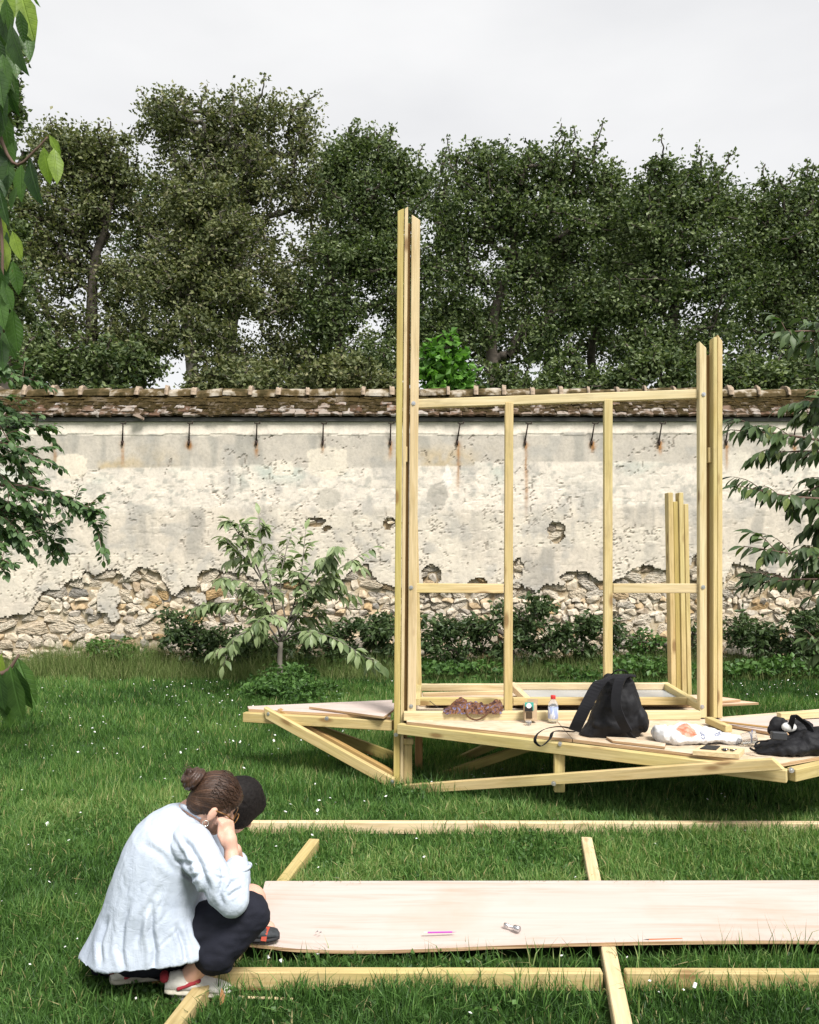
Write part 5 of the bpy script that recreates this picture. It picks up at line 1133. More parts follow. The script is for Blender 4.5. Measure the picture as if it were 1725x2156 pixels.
pot = empty('plastic_pot', P(1114, 1523, 5.93), 'tiny clear plastic pot in front of the cardboard carton', 'pot'); lathe('pot_body', P(1113, 1526, 5.93), [(0.016, 0), (0.02, 0.002), (0.022, 0.026), (0.02, 0.028)], MAT['pet'], pot, 14)
# patterned scarf draped over the bottom rail
m = M('patterned_scarf', 0.75, 0.2); vv = m.noise(m.coord(), 26, 4, 0.6, 1.6); m.color(m.ramp(vv, [(0.32, (0.018, 0.012, 0.022)), (0.44, (0.07, 0.03, 0.02)), (0.52, (0.24, 0.11, 0.04)), (0.58, (0.05, 0.04, 0.09)), (0.68, (0.24, 0.22, 0.30))])); m.bump(m.noise(m.coord(), 40, 3), 0.4, 0.01)
YS = YF - 0.03; sf = empty('scarf', P(1000, 1500, YS), 'crumpled brown and violet patterned scarf on the bottom rail', 'scarf')
nu, nv = 70, 26; V = []; base_ = P(1000, 1502, YS); tops = [(935, 1493), (948, 1487), (962, 1472), (972, 1467), (984, 1474), (996, 1481), (1006, 1478), (1018, 1486), (1030, 1483), (1042, 1474), (1050, 1471), (1056, 1484), (1058, 1496)]
for i in range(nu):
    u = i / (nu - 1); pxu = 935 + 123 * u; zt = P(0, np.interp(pxu, [q[0] for q in tops], [q[1] for q in tops]), YS).z
    for j in range(nv):
        v = j / (nv - 1) * 2 - 1; e_ = 1 - abs(v) ** 1.5; x_ = P(pxu, 1500, YS).x
        nn_ = mnoise.noise(Vector((x_ * 24, v * 2.2, 3.0))); n2__ = abs(mnoise.noise(Vector((x_ * 40 + v * 3, v * 3.0, 8.0))))
        V.append((x_ + 0.02 * nn_, YS + 0.02 + v * 0.085 + 0.02 * nn_, base_.z + 0.004 + (zt - base_.z) * e_ * (0.82 + 0.35 * nn_) + 0.022 * n2__))
Q = [(i * nv + j, (i + 1) * nv + j, (i + 1) * nv + j + 1, i * nv + j + 1) for i in range(nu - 1) for j in range(nv - 1)]
link('cloth', np_mesh('cloth', V, Q, smooth=True), m.m, sf)
tube_obj('cord', curve_pts([P(980, 1492, YS - 0.06), P(985, 1508, YS - 0.075), P(1002, 1516, YS - 0.085), P(1018, 1510, YS - 0.075), P(1036, 1494, YS - 0.055)], 20), 0.006, simple('brown_cord', (0.10, 0.045, 0.02), 0.8), sf, 6)
ribbon('strap_end', [P(905, 1476, YS + 0.1), P(915, 1484, YS + 0.1), P(925, 1491, YS + 0.08)], 0.012, 0.004, simple('dark_strap', (0.03, 0.02, 0.02), 0.8), sf, (0, 1, 0), 8)
# crumpled carrier bag
YP = 5.42; pb = empty('plastic_bag', PZ(1465, 1565, DZ), 'crumpled white plastic carrier bag with red print on the deck', 'bag')
m = M('white_plastic', 0.35, 0.45); n_a = m.noise(m.coord(), 14, 5, 0.6, 0.8)
geo = m.n('ShaderNodeTexCoord'); vm = m.n('ShaderNodeVectorMath', operation='DISTANCE'); pc = P(1444, 1541, YP - 0.05); m.l(geo.outputs['Object'], vm.inputs[0]); vm.inputs[1].default_value = pc
msk = m.ramp(m.math('ADD', vm.outputs['Value'], m.math('MULTIPLY', n_a, 0.05)), [(0.085, 1.0), (0.095, 0.0)])
c = m.mix(msk, m.ramp(n_a, [(0.3, (0.70, 0.70, 0.71)), (0.7, (0.82, 0.82, 0.81))]), m.ramp(m.noise(m.coord((1, 1, 1)), 30, 3), [(0.4, (0.55, 0.16, 0.08)), (0.6, (0.66, 0.36, 0.26))])); m.color(c); m.bump(n_a, 0.5, 0.02); m.translucent(c, 0.15)
bagb = remesh('bag_body', [ellip(P(1425, 1548, YP), (Vector((0.15, 0, 0)), Vector((0, 0.13, 0)), Vector((0, 0, 0.055)))), ellip(P(1480, 1550, YP), xyz(0.16, 0.12, 0.045)), ellip(P(1530, 1554, YP - 0.02), xyz(0.09, 0.09, 0.035)), ellip(P(1392, 1546, YP), (Vector((0.05, 0, 0)), Vector((0, 0.12, 0)), Vector((0, 0, 0.06)))), ellip(P(1445, 1536, YP + 0.03), xyz(0.10, 0.06, 0.04))], 0.007, 3, m.m, pb)
displace(bagb, lambda v, n: 0.018 * nse(v, 13) + 0.012 * np.abs(nse(v, 32, 7)) - 0.004)
from mathutils.bvhtree import BVHTree
def text_obj(txt, size, mat, parent, px_, py_, ang_, target):
    """lettering laid on the surface of `target`"""
    cu = bpy.data.curves.new('t', 'FONT'); cu.body = txt; cu.size = size; cu.align_x = 'CENTER'; o = bpy.data.objects.new('t', cu); COL.objects.link(o)
    bpy.context.view_layer.update(); me = bpy.data.meshes.new_from_object(o.evaluated_get(bpy.context.evaluated_depsgraph_get())); bpy.data.objects.remove(o); me.materials.clear()
    tv, tt = mesh_arrays(target.data); bv = BVHTree.FromPolygons([Vector(q) for q in tv], [tuple(q) for q in tt]); c_, s_ = math.cos(ang_), math.sin(ang_); p0_ = P(px_, py_, YP)
    for v in me.vertices:
        x_, z_ = v.co.x * c_ - v.co.y * s_, v.co.x * s_ + v.co.y * c_; org = Vector((p0_.x + x_, YP - 0.6, p0_.z + z_ + 0.22)); dr = Vector((0, 0.94, -0.345)).normalized(); hit = bv.ray_cast(org, dr)
        v.co = (hit[0] - dr * 0.002) if hit[0] is not None else Vector((p0_.x + x_, YP - 0.1, p0_.z))
    me.update(); return link('printed_lettering', me, mat, parent)
MAT['blue_ink'] = simple('blue_ink', (0.03, 0.06, 0.22), 0.5)
text_obj('can', 0.045, MAT['blue_ink'], pb, 1472, 1553, 1.45, bagb); text_obj('carr', 0.045, MAT['blue_ink'], pb, 1508, 1551, 0.4, bagb)
# crumpled clear cup beside it
cu_ = empty('plastic_cup', PZ(1575, 1562, DZ), 'crumpled clear plastic cup lying by the carrier bag', 'cup')
o = lathe('cup_body', Vector((0, 0, 0)), [(0.030, 0), (0.032, 0.003), (0.040, 0.085), (0.042, 0.09), (0.038, 0.088)], MAT['pet'], cu_, 14); o.matrix_basis = Matrix.Translation(P(1562, 1556, 5.3)) @ Matrix.Rotation(1.35, 4, 'Y') @ Matrix.Rotation(0.3, 4, 'X')
tube_obj('rim_band', [P(1584, 1549 + 12 * math.cos(t), 5.3 + 0.036 * math.sin(t)) for t in np.linspace(0, 6.28, 18)], 0.003, simple('blue_band', (0.10, 0.14, 0.30), 0.4), cu_, 6)
# flat tray with a phone and small bits
ty = empty('pale_tray', PZ(1505, 1580, DZ), 'thin pale board with a small dark screen lying on the deck edge', 'board')
q = [PZ(1459, 1580, DZ + .03), PZ(1556, 1588, DZ + .03), PZ(1568, 1576, DZ + .03), PZ(1478, 1568, DZ + .03)]; plate('board', [(v.x, v.y) for v in q], DZ + 0.003, DZ + 0.028, 'wood_pale', ty, 'wood_pale')
q = [PZ(1474, 1577, DZ + .03), PZ(1508, 1579.5, DZ + .03), PZ(1517, 1571.5, DZ + .03), PZ(1487, 1570, DZ + .03)]; plate('screen', [(v.x, v.y) for v in q], DZ + 0.0285, DZ + 0.034, 'blk', ty, 'blk')
kb = empty('key_bunch', PZ(1530, 1577, DZ + 0.03), 'small bunch of keys on the pale board', 'keys')
for k in range(6):
    c_ = PZ(1522 + k * 4, 1578 + (k % 3), DZ + .036); tube_obj('key', [c_, c_ + Vector((0.03 * math.cos(k * 1.3), 0.03 * math.sin(k * 1.3), 0.004))], [0.006, 0.003], MAT['chrome'] if k % 2 else MAT['blk'], kb, 6)
# black bag at right with a cable, cup and charger in it
YD = 5.12; bb = empty('black_bag', PZ(1670, 1590, DZ), 'open black drawstring bag at the right edge of the deck', 'bag')
bd = remesh('body', [ellip(P(1665, 1572, YD), (Vector((0.19, 0, 0.02)), Vector((0, 0.13, 0)), Vector((0, 0, 0.055)))), ellip(P(1712, 1565, YD), xyz(0.13, 0.12, 0.08)), ellip(P(1740, 1562, YD), xyz(0.14, 0.12, 0.085)), ellip(P(1622, 1580, YD), xyz(0.09, 0.09, 0.035)), ellip(P(1640, 1530, YD + 0.07), (Vector((0.07, 0, 0.015)), Vector((0, 0.03, 0)), Vector((0, 0, 0.055)))), ellip(P(1680, 1532, YD + 0.09), xyz(0.10, 0.03, 0.05))], 0.008, 4, MAT['black_nylon'], bb)
displace(bd, lambda v, n: 0.014 * nse(v, 15) + 0.008 * nse(v, 38, 3))
ribbon('strap', [P(1664, 1533, YD), P(1668, 1518, YD - 0.02), P(1672, 1506, YD - 0.02), P(1684, 1514, YD - 0.01), P(1700, 1526, YD), P(1712, 1545, YD - 0.03)], 0.035, 0.005, MAT['black_web'], bb, (0.5, -0.9, 0.3), 20)
tag(link('paper_cup', np_mesh('paper_cup', *ellip(P(1662, 1531, YD + 0.02), xyz(0.045, 0.03, 0.03), 10), smooth=True), MAT['white_card']), 'white crumpled cup in the mouth of the black bag', 'cup')
ch = link('charger', box_mesh('charger', -0.045, 0.045, -0.02, 0.02, -0.022, 0.022, 0.004), simple('charcoal_plastic', (0.035, 0.037, 0.042), 0.5)); ch.matrix_basis = Matrix.Translation(P(1640, 1549, YD - 0.09)) @ Matrix.Rotation(0.08, 4, 'Y'); tag(ch, 'charcoal charger block on the front of the black bag', 'charger')
cab = Geo(); cab.add(*tube(curve_pts([P(1618, 1560, YD - 0.05), P(1596, 1562, YD - 0.06), P(1590, 1574, YD - 0.08), P(1606, 1568, YD - 0.10), P(1588, 1580, YD - 0.08), P(1580, 1575, YD - 0.05), P(1600, 1585, YD - 0.1), P(1625, 1583, YD - 0.12)], 50), 0.005, 6)); tag(link('cable', cab.build('cable', True), MAT['black_web']), 'tangled thin dark cable beside the black bag', 'cable')
# ================================================================= people
m = M('skin', 0.5, 0.35); sk = m.noise(m.coord(), 18, 4); m.color(m.ramp(sk, [(0.3, (0.60, 0.345, 0.25)), (0.7, (0.68, 0.41, 0.31))])); m.b.inputs['Subsurface Weight'].default_value = 0.08; m.b.inputs['Subsurface Radius'].default_value = (0.01, 0.004, 0.002); MAT['skin'] = m.m
def hair_mat(name, lo, hi, scale=(60, 60, 8)):
    m = M(name, 0.38 if hi[0] > 0.05 else 0.7, 0.5 if hi[0] > 0.05 else 0.15); a = m.noise(m.coord(scale), 3.0, 5, 0.6, 0.6); m.color(m.ramp(a, [(0.3, lo), (0.7, hi)])); m.bump(a, 0.35, 0.006); return m.m
MAT['hair_brown'] = hair_mat('brown_hair', (0.020, 0.010, 0.007), (0.085, 0.042, 0.026)); MAT['hair_black'] = hair_mat('black_hair', (0.006, 0.005, 0.005), (0.018, 0.015, 0.014), (30, 30, 30))
m = M('light_blue_cotton', 0.8, 0.2); wv = m.noise(m.coord((1, 1, 0.5)), 9, 5, 0.55, 1.0); wf = m.noise(m.coord(), 260, 2); wr = m.noise(m.coord((1, 1, 1.6)), 30, 4, 0.6, 1.2)
m.color(m.ramp(wv, [(0.3, (0.45, 0.505, 0.60)), (0.6, (0.51, 0.565, 0.65)), (0.75, (0.55, 0.60, 0.67))])); cn = m.noise(m.coord((1, 1, 0.55)), 13, 3, 0.5, 1.8); crs = m.ramp(m.math('ABSOLUTE', m.math('SUBTRACT', cn, 0.5)), [(0.0, 0.0), (0.07, 1.0)]); cn2 = m.noise(m.coord((0.6, 1, 1.2)), 24, 3, 0.5, 1.5); crs2 = m.ramp(m.math('ABSOLUTE', m.math('SUBTRACT', cn2, 0.5)), [(0.0, 0.0), (0.09, 1.0)]); m.bump(m.mix(0.10, m.mix(0.4, m.mix(0.4, crs, crs2), wr), wf), 0.35, 0.005); MAT['shirt'] = m.m
MAT['navy'] = fabric('navy_cotton', (0.016, 0.017, 0.026), 0.85, 0.45, 300, 14); MAT['dark_tee'] = fabric('dark_olive_tee', (0.04, 0.035, 0.03), 0.9, 0.3)
MAT['shoe_white'] = simple('off_white_leather', (0.62, 0.60, 0.54), 0.6, nscale=25, namp=0.15); MAT['shoe_sole'] = simple('worn_rubber', (0.50, 0.47, 0.38), 0.8, nscale=30, namp=0.2); MAT['shoe_red'] = simple('red_suede', (0.30, 0.025, 0.035), 0.8)
m = M('swept_brown_hair', 0.45, 0.4); cx_n = m.n('ShaderNodeCombineXYZ'); m.l(m.math('MULTIPLY', m.attr('ha'), 26.0), cx_n.inputs[0]); m.l(m.math('MULTIPLY', m.attr('hq'), 9.0), cx_n.inputs[1])
hn = m.noise(cx_n.outputs[0], 1.0, 5, 0.65, 0.4); m.color(m.ramp(hn, [(0.3, (0.016, 0.008, 0.005)), (0.5, (0.045, 0.022, 0.013)), (0.7, (0.14, 0.072, 0.042))])); m.bump(hn, 0.5, 0.006); MAT['hair_swept'] = m.m
def V3(x, y, z): return Vector((x, y, z))
def frame(f, upv):
    f = f.normalized(); r = f.cross(upv).normalized(); u = r.cross(f); return f, r, u       # forward, right, up

def finger(chain, r0, r1): return [caps(chain[i], r0 + (r1 - r0) * i / (len(chain) - 1), chain[i + 1], r0 + (r1 - r0) * (i + 1) / (len(chain) - 1), 8) for i in range(len(chain) - 1)]
def shoe_parts(heel, d, up, L=0.255):
    """loft of a low shoe from heel point on the ground towards d"""
    d = d.normalized(); s_ = d.cross(up).normalized(); R_ = []
    for t, w, h_ in [(0.0, 0.018, 0.035), (0.06, 0.030, 0.075), (0.2, 0.034, 0.085), (0.4, 0.036, 0.075), (0.62, 0.043, 0.058), (0.82, 0.044, 0.046), (0.95, 0.032, 0.036), (1.0, 0.012, 0.022)]: R_.append((t, w, h_))
    return R_, s_
def make_shoe(name_parent, heel, d, up, mats, L=0.255, label=None):
    R_, s_ = shoe_parts(heel, d, up, L); d = d.normalized(); seg = 14; V = []; Q = []
    def lofted(lo, hi, grow):
        V = []
        for t, w, h_ in R_:
            c = heel + d * (t * L)
            for k in range(seg):
                a = 2 * math.pi * k / seg; V.append(tuple(c + s_ * (w * grow) * math.cos(a) * (1.0 if math.sin(a) < 0.3 else 0.85) + up * (lo + (min(h_, hi) - lo) * (0.5 + 0.5 * math.copysign(abs(math.sin(a)) ** 0.7, math.sin(a))))))
        n_ = len(R_); Q = [(i * seg + k, i * seg + (k + 1) % seg, (i + 1) * seg + (k + 1) % seg, (i + 1) * seg + k) for i in range(n_ - 1) for k in range(seg)]
        c0 = len(V); V.append(tuple(np.mean(V[:seg], 0))); V.append(tuple(np.mean(V[(n_ - 1) * seg:n_ * seg], 0)))
        T = [(c0, (k + 1) % seg, k) for k in range(seg)] + [(c0 + 1, (n_ - 1) * seg + k, (n_ - 1) * seg + (k + 1) % seg) for k in range(seg)]
        return V, Q, T
    sh = link('shoe', np_mesh('shoe', *lofted(0.012, 0.09, 1.0), smooth=True), mats[0], name_parent)
    link('sole', np_mesh('sole', *lofted(0.0, 0.024, 1.10), smooth=True), mats[1], sh)
    hp = heel + up * 0.058 - d * 0.004; g = Geo(); g.add(*caps(hp + s_ * 0.012, 0.017, hp - s_ * 0.012, 0.017, 10)); link('heel_tab', g.build('heel_tab', True), mats[2], sh)
    p1 = heel + d * 0.12 + up * 0.060; p2 = heel + d * 0.05 + up * 0.03
    for q_ in (1, -1):
        g = Geo(); g.add(*caps(p1 + s_ * q_ * 0.028, 0.010, p2 + s_ * q_ * 0.030, 0.008, 8)); link('side_stripe', g.build('side_stripe', True), mats[2], sh)
    return sh

# ---------------------------------------------------------------- woman crouching in a light blue shirt
W = lambda a, b, y: P(a, b, y)
hc = W(455, 1683, 3.28); f_, r_h, u_ = frame(V3(0.74, 0.24, -0.60), V3(0.35, 0, 1))
neck = W(404, 1712, 3.31); shR, shL = W(396, 1778, 3.15), W(412, 1735, 3.52); elR, wrR = W(490, 1897, 3.10), W(487, 1790, 3.20)
hipR, hipL = W(300, 1985, 3.30), W(290, 1970, 3.48); knR, knL = W(528, 1928, 3.19), W(505, 1905, 3.55); anR, anL = W(388, 2066, 3.22), W(262, 2068, 3.38)
chest = W(365, 1800, 3.32); pelv = W(280, 1970, 3.36)
sk_parts = [ellip(hc, (f_ * 0.085, r_h * 0.069, u_ * 0.088)), ellip(hc + f_ * 0.030 - u_ * 0.062, (f_ * 0.055, r_h * 0.052, u_ * 0.058)), ellip(hc + f_ * 0.062 - u_ * 0.095, (f_ * 0.028, r_h * 0.030, u_ * 0.025)),
    caps(hc + f_ * 0.090 - u_ * 0.020, 0.010, hc + f_ * 0.108 - u_ * 0.052, 0.013), ellip(hc + f_ * 0.084 - u_ * 0.075, (f_ * 0.014, r_h * 0.022, u_ * 0.012)),
    caps(neck, 0.058, hc - f_ * 0.02 - u_ * 0.06, 0.050), caps(neck, 0.06, chest, 0.13), caps(chest, 0.13, pelv, 0.14), caps(shR + V3(0, 0.04, -0.02), 0.035, shL, 0.045),
    caps(shR + V3(0.01, 0.02, -0.01), 0.038, elR, 0.034), caps(elR, 0.036, wrR, 0.027), caps(shL, 0.048, W(505, 1870, 3.60), 0.038), caps(W(505, 1870, 3.60), 0.038, W(495, 1790, 3.42), 0.027),
    caps(hipR, 0.085, knR, 0.058), caps(hipL, 0.085, knL, 0.058), caps(knR, 0.056, anR, 0.036), caps(knL, 0.056, anL, 0.036), caps(anR, 0.034, anR + V3(0.05, 0.02, -0.035), 0.030), caps(anL, 0.034, anL + V3(0.05, 0.03, -0.03), 0.030)]
# ear, hand with five fingers curled against the mouth
er = hc + f_ * 0.004 - u_ * 0.030 + r_h * 0.080
sk_parts += [ellip(er, (f_ * 0.017 - u_ * 0.004, r_h * 0.010 - f_ * 0.005, u_ * 0.029)), ellip(er - u_ * 0.024, (f_ * 0.009, r_h * 0.008, u_ * 0.010))]
hd = (W(479, 1752, 3.22) - wrR)
pal = W(483, 1768, 3.20); kn = W(480, 1750, 3.215)
sk_parts += [caps(wrR, 0.026, pal, 0.030), ellip(pal, (V3(0.026, 0.006, 0.004), V3(-0.004, 0.024, 0.004), V3(-0.004, 0, 0.042)))]
for k, (dx, dy, ln) in enumerate([(-0.014, -0.016, 1.0), (-0.004, -0.004, 1.06), (0.006, 0.008, 1.0), (0.014, 0.018, 0.82)]):
    b_ = kn + V3(dx, dy, 0.004); sk_parts += finger([b_ - V3(0, 0, 0.02), b_ + V3(-0.004, 0.0, 0.030 * ln), b_ + V3(-0.020, 0.012, 0.040 * ln), b_ + V3(-0.032, 0.022, 0.022 * ln)], 0.0105, 0.0085)
sk_parts += finger([pal + V3(-0.018, -0.012, -0.012), pal + V3(-0.034, -0.010, 0.020), pal + V3(-0.036, 0.0, 0.048)], 0.012, 0.009)
wo = remesh('person', sk_parts, 0.0055, 3, MAT['skin'])
tag(wo, 'woman with a brown bun crouching in a loose light blue shirt and dark trousers', 'person')
# hair swept back into a bun
hb = hc - f_ * 0.012 + u_ * 0.014
hp_ = [ellip(hb, (f_ * 0.094, r_h * 0.081, u_ * 0.091)), ellip(hc - f_ * 0.046 - u_ * 0.034, (f_ * 0.050, r_h * 0.068, u_ * 0.060)), ellip(hc + f_ * 0.045 + u_ * 0.042, (f_ * 0.042, r_h * 0.060, u_ * 0.042)), caps(hc + f_ * 0.045 + r_h * 0.066 + u_ * 0.004, 0.011, hc + f_ * 0.032 + r_h * 0.074 - u_ * 0.030, 0.005, 8)]
hair = remesh('hair', hp_, 0.006, 4, MAT['hair_swept'], wo)
def strands(v, n):
    rel = v - np.array(hc); a = np.arctan2(rel @ np.array(r_h), rel @ np.array(u_)); q = rel @ np.array(f_); return 0.0012 * np.sin(a * 46 + 9 * np.sin(q * 20)) + 0.0008 * np.sin(a * 97 + q * 40)
displace(hair, strands)
hv = np.zeros(len(hair.data.vertices) * 3, np.float32); hair.data.vertices.foreach_get('co', hv); hv = hv.reshape(-1, 3) - np.array(hc); fattr(hair.data, 'ha', np.arctan2(np.abs(hv @ np.array(r_h)), hv @ np.array(u_) - 0.5 * hv @ np.array(f_))); fattr(hair.data, 'hq', hv @ np.array(f_))
g = Geo(); rs_ = random.Random(4); hbv = BVHTree.FromPolygons([Vector(q) for q in mesh_arrays(hair.data)[0]], [tuple(q) for q in mesh_arrays(hair.data)[1]])
for k in range(130):     # single strands lying on the swept hair, a few flying free
    al = rs_.uniform(-1.5, 1.5); s0 = hc + f_ * 0.05; pts_ = []; off_ = 0.0015 if rs_.random() < 0.8 else rs_.uniform(0.003, 0.010)
    for t in np.linspace(0, 1, 9):
        q_ = hc + f_ * (0.075 - 0.15 * t) + (u_ * math.cos(al) + r_h * math.sin(al)) * 0.14 + u_ * 0.02 * t; loc_, nn_, _, _ = hbv.find_nearest(q_); pts_.append(loc_ + nn_ * off_ * (0.3 + 0.7 * math.sin(math.pi * t)))
    g.add(*tube(pts_, 0.0008, 4, cap=False))
tag(link('hair_strands', g.build('hair_strands', True), MAT['hair_brown'], hair), kind='stuff')
bc = W(405, 1638, 3.25); coil = []; bax = (W(404, 1637, 3.25) - hc).normalized(); b1, b2, b3 = frame(bax, V3(0, 1, 0.2))
for k in range(60):
    t = k / 59; a = t * 2 * math.pi * 2.15; rad = 0.039 - 0.014 * t; coil.append(bc + b2 * rad * math.cos(a) + b3 * rad * math.sin(a) + b1 * (-0.022 + 0.040 * t))
g = [tube(coil, 0.0175 - 0.004 * np.linspace(0, 1, 60), 10), ellip(bc - b1 * 0.01, (b1 * 0.034, b2 * 0.040, b3 * 0.040)), tube(curve_pts([bc + b2 * 0.03 - b1 * 0.02, bc + b1 * 0.028 + b3 * 0.012, bc - b2 * 0.034 - b1 * 0.01], 10), 0.013, 8)]
bun = remesh('bun', g, 0.0045, 1, MAT['hair_brown'], hair)
displace(bun, lambda v, n: 0.0016 * np.sin((v - np.array(bc)) @ np.array(b1) * 420 + 14 * nse(v, 14)))
for k in range(9):      # loose strands
    a0 = bc + b2 * random.uniform(-.03, .03) + b3 * random.uniform(-.03, .03) + b1 * 0.02; tube_obj('loose_strand', curve_pts([a0, a0 + b1 * 0.02 + V3(random.uniform(-.015, .015), 0, 0.008), a0 + b1 * 0.03 + V3(random.uniform(-.03, .03), 0, random.uniform(-0.005, .02))], 6), 0.0009, MAT['hair_brown'], hair, 4)
# gold hoop earring, glasses
eb = er - u_ * 0.040 + r_h * 0.006; tube_obj('earring', [eb + f_ * 0.011 * math.cos(t) + u_ * 0.011 * math.sin(t) for t in np.linspace(0, 2 * math.pi, 18)], 0.0022, simple('silver_hoop', (0.7, 0.66, 0.58), 0.25, 1.0), wo, 6)
MAT['tortoise'] = simple('tortoise_frame', (0.20, 0.09, 0.02), 0.3, nscale=60, namp=0.6); gx_ = hc + f_ * 0.088 - u_ * 0.012; gl = tube_obj('glasses', [er + u_ * 0.018 + r_h * 0.004, hc + f_ * 0.05 - u_ * 0.004 + r_h * 0.080, gx_ + r_h * 0.068], 0.0026, MAT['tortoise'], wo, 6)
for q_ in (1, -1): c_ = gx_ + f_ * 0.012 + r_h * 0.034 * q_; tube_obj('lens_rim', [c_ + r_h * 0.026 * math.cos(t) + u_ * 0.021 * math.sin(t) for t in np.linspace(0, 2 * math.pi, 20)], 0.0024, MAT['tortoise'], gl, 6)
# shirt: one continuous garment
YT = 3.30
RG = [(W(378, 1697, 3.30), W(416, 1712, 3.30), 0.060), (W(370, 1695, YT), W(428, 1732, YT), 0.080), (W(346, 1701, YT), W(438, 1764, YT), 0.150), (W(316, 1716, YT), W(444, 1795, YT), 0.190), (W(290, 1740, YT), W(440, 1830, YT), 0.205), (W(268, 1776, YT), W(432, 1862, YT), 0.210), (W(252, 1815, YT), W(430, 1885, YT), 0.215), (W(236, 1860, YT), W(438, 1910, YT), 0.222), (W(222, 1905, YT), W(450, 1932, YT), 0.222), (W(204, 1946, YT), W(464, 1952, YT), 0.228), (W(186, 1980, YT), W(476, 1965, YT), 0.234), (W(178, 1996, YT), W(482, 1971, YT), 0.236)]
sp = [ring_loft(RG, 36, 2.2), caps(shR + V3(0.01, 0.02, 0.0), 0.070, W(440, 1835, 3.10), 0.066), caps(W(440, 1835, 3.10), 0.066, elR, 0.056), caps(elR, 0.056, W(499, 1838, 3.155), 0.048), caps(W(499, 1842, 3.15), 0.050, W(498, 1830, 3.16), 0.047),
      caps(shL, 0.075, W(500, 1860, 3.60), 0.055), caps(W(500, 1860, 3.60), 0.055, W(498, 1815, 3.50), 0.045), caps(shR, 0.062, neck + V3(-0.025, 0, -0.025), 0.05), caps(shL, 0.07, neck + V3(-0.02, 0, -0.02), 0.055)]
shirt = remesh('shirt', sp, 0.0042, 5, MAT['shirt'], wo)
def line_d(px, py, pts):
    d = np.full(len(px), 1e9); tt = np.zeros(len(px)); n_ = len(pts) - 1
    for i in range(n_):
        (ax, ay), (bx, by) = pts[i], pts[i + 1]; L2 = (bx - ax) ** 2 + (by - ay) ** 2; t = np.clip(((px - ax) * (bx - ax) + (py - ay) * (by - ay)) / L2, 0, 1)
        q_ = np.hypot(px - ax - t * (bx - ax), py - ay - t * (by - ay)); k = q_ < d; d = np.where(k, q_, d); tt = np.where(k, (i + t) / n_, tt)
    return d, tt
FOLDS = [([(445, 1880), (432, 1850), (418, 1815), (400, 1785), (380, 1762)], 6, 0.012), ([(436, 1858), (432, 1900), (440, 1940), (452, 1965)], 6, 0.010), ([(425, 1840), (402, 1850), (385, 1838)], 4, 0.008), ([(418, 1815), (395, 1820), (372, 1812)], 4, 0.007), ([(430, 1870), (414, 1910), (418, 1950)], 5, 0.010),
         ([(322, 2045), (326, 2005), (318, 1960), (322, 1905)], 6, 0.014), ([(392, 2030), (386, 1990), (372, 1950)], 5, 0.010), ([(262, 2045), (252, 2000), (258, 1950), (272, 1900)], 6, 0.009), ([(215, 2030), (212, 1985), (226, 1935)], 5, 0.009), ([(430, 2005), (412, 1970), (404, 1930)], 4, 0.009), ([(350, 1745), (380, 1790), (402, 1830)], 6, 0.006), ([(300, 1775), (340, 1800), (370, 1840)], 7, 0.004), ([(335, 1870), (300, 1930), (285, 1990)], 6, 0.007),
         ([(452, 1805), (468, 1830), (470, 1860)], 4, 0.007), ([(470, 1905), (462, 1880), (470, 1850)], 4, 0.006), ([(505, 1850), (490, 1858), (478, 1872)], 3.5, 0.007), ([(512, 1870), (495, 1878), (480, 1890)], 3.5, 0.006), ([(440, 1770), (448, 1800), (446, 1830)], 5, 0.005)]
rf = random.Random(21)
for k in range(70):
    if k < 46 and k % 2: continue
    if k < 46: t_ = rf.random(); cy_ = 1735 + 290 * t_; cx_ = (330 - 60 * t_) + rf.uniform(-75, 110); a_ = math.radians(90 + rf.gauss(14, 13)); L_ = rf.uniform(12, 38)
    else: t_ = rf.random(); cx_ = 425 + 65 * t_ + rf.uniform(-18, 18); cy_ = 1775 + 115 * t_ + rf.uniform(-8, 8); a_ = math.radians(rf.uniform(-35, 40)); L_ = rf.uniform(7, 17)
    dx_, dy_ = math.cos(a_) * L_, math.sin(a_) * L_; bend = rf.uniform(-5, 5)
    FOLDS.append(([(cx_ - dx_, cy_ - dy_), (cx_ + bend, cy_), (cx_ + dx_, cy_ + dy_)], rf.uniform(2.2, 4.0), rf.uniform(0.0008, 0.0022)))
def shirt_disp(v, n):
    px_, py_ = project(v); d = np.zeros(len(v)); face = np.clip(-n[:, 1] * 1.6 + 0.2, 0, 1)
    for pts, w_, a_ in FOLDS:
        q_, t = line_d(px_, py_, pts); env = np.clip(np.minimum(t, 1 - t) * 5 + 0.25, 0, 1); d += face * env * (-a_ * np.exp(-(q_ / w_) ** 2) + 0.45 * a_ * np.exp(-((q_ - 2.1 * w_) / (1.2 * w_)) ** 2))
    st_ = v * np.array([1.0, 1.0, 0.35]); dg_ = v @ np.array([[1, 0, 0.5], [0, 1, 0], [-0.35, 0, 0.30]]); d += 0.004 * nse(v, 7) - 0.002 * np.abs(nse(st_, 15, 3)) - 0.003 * np.abs(nse(dg_, 24, 9)) + 0.003
    low = np.clip((py_ - 1930) / 90, 0, 1); ang_ = np.arctan2(v[:, 1] - 3.33, v[:, 0] + 1.0); d += low * 0.005 * np.sin(ang_ * 6 + 3 * nse(v, 4)); return d
displace(shirt, shirt_disp)
tube_obj('cuff', [W(499, 1829, 3.16) + V3(0.049 * math.cos(t), 0.047 * math.sin(t), 0.010 * math.cos(t)) for t in np.linspace(0, 2 * math.pi, 22)], 0.0075, MAT['shirt'], shirt, 8)
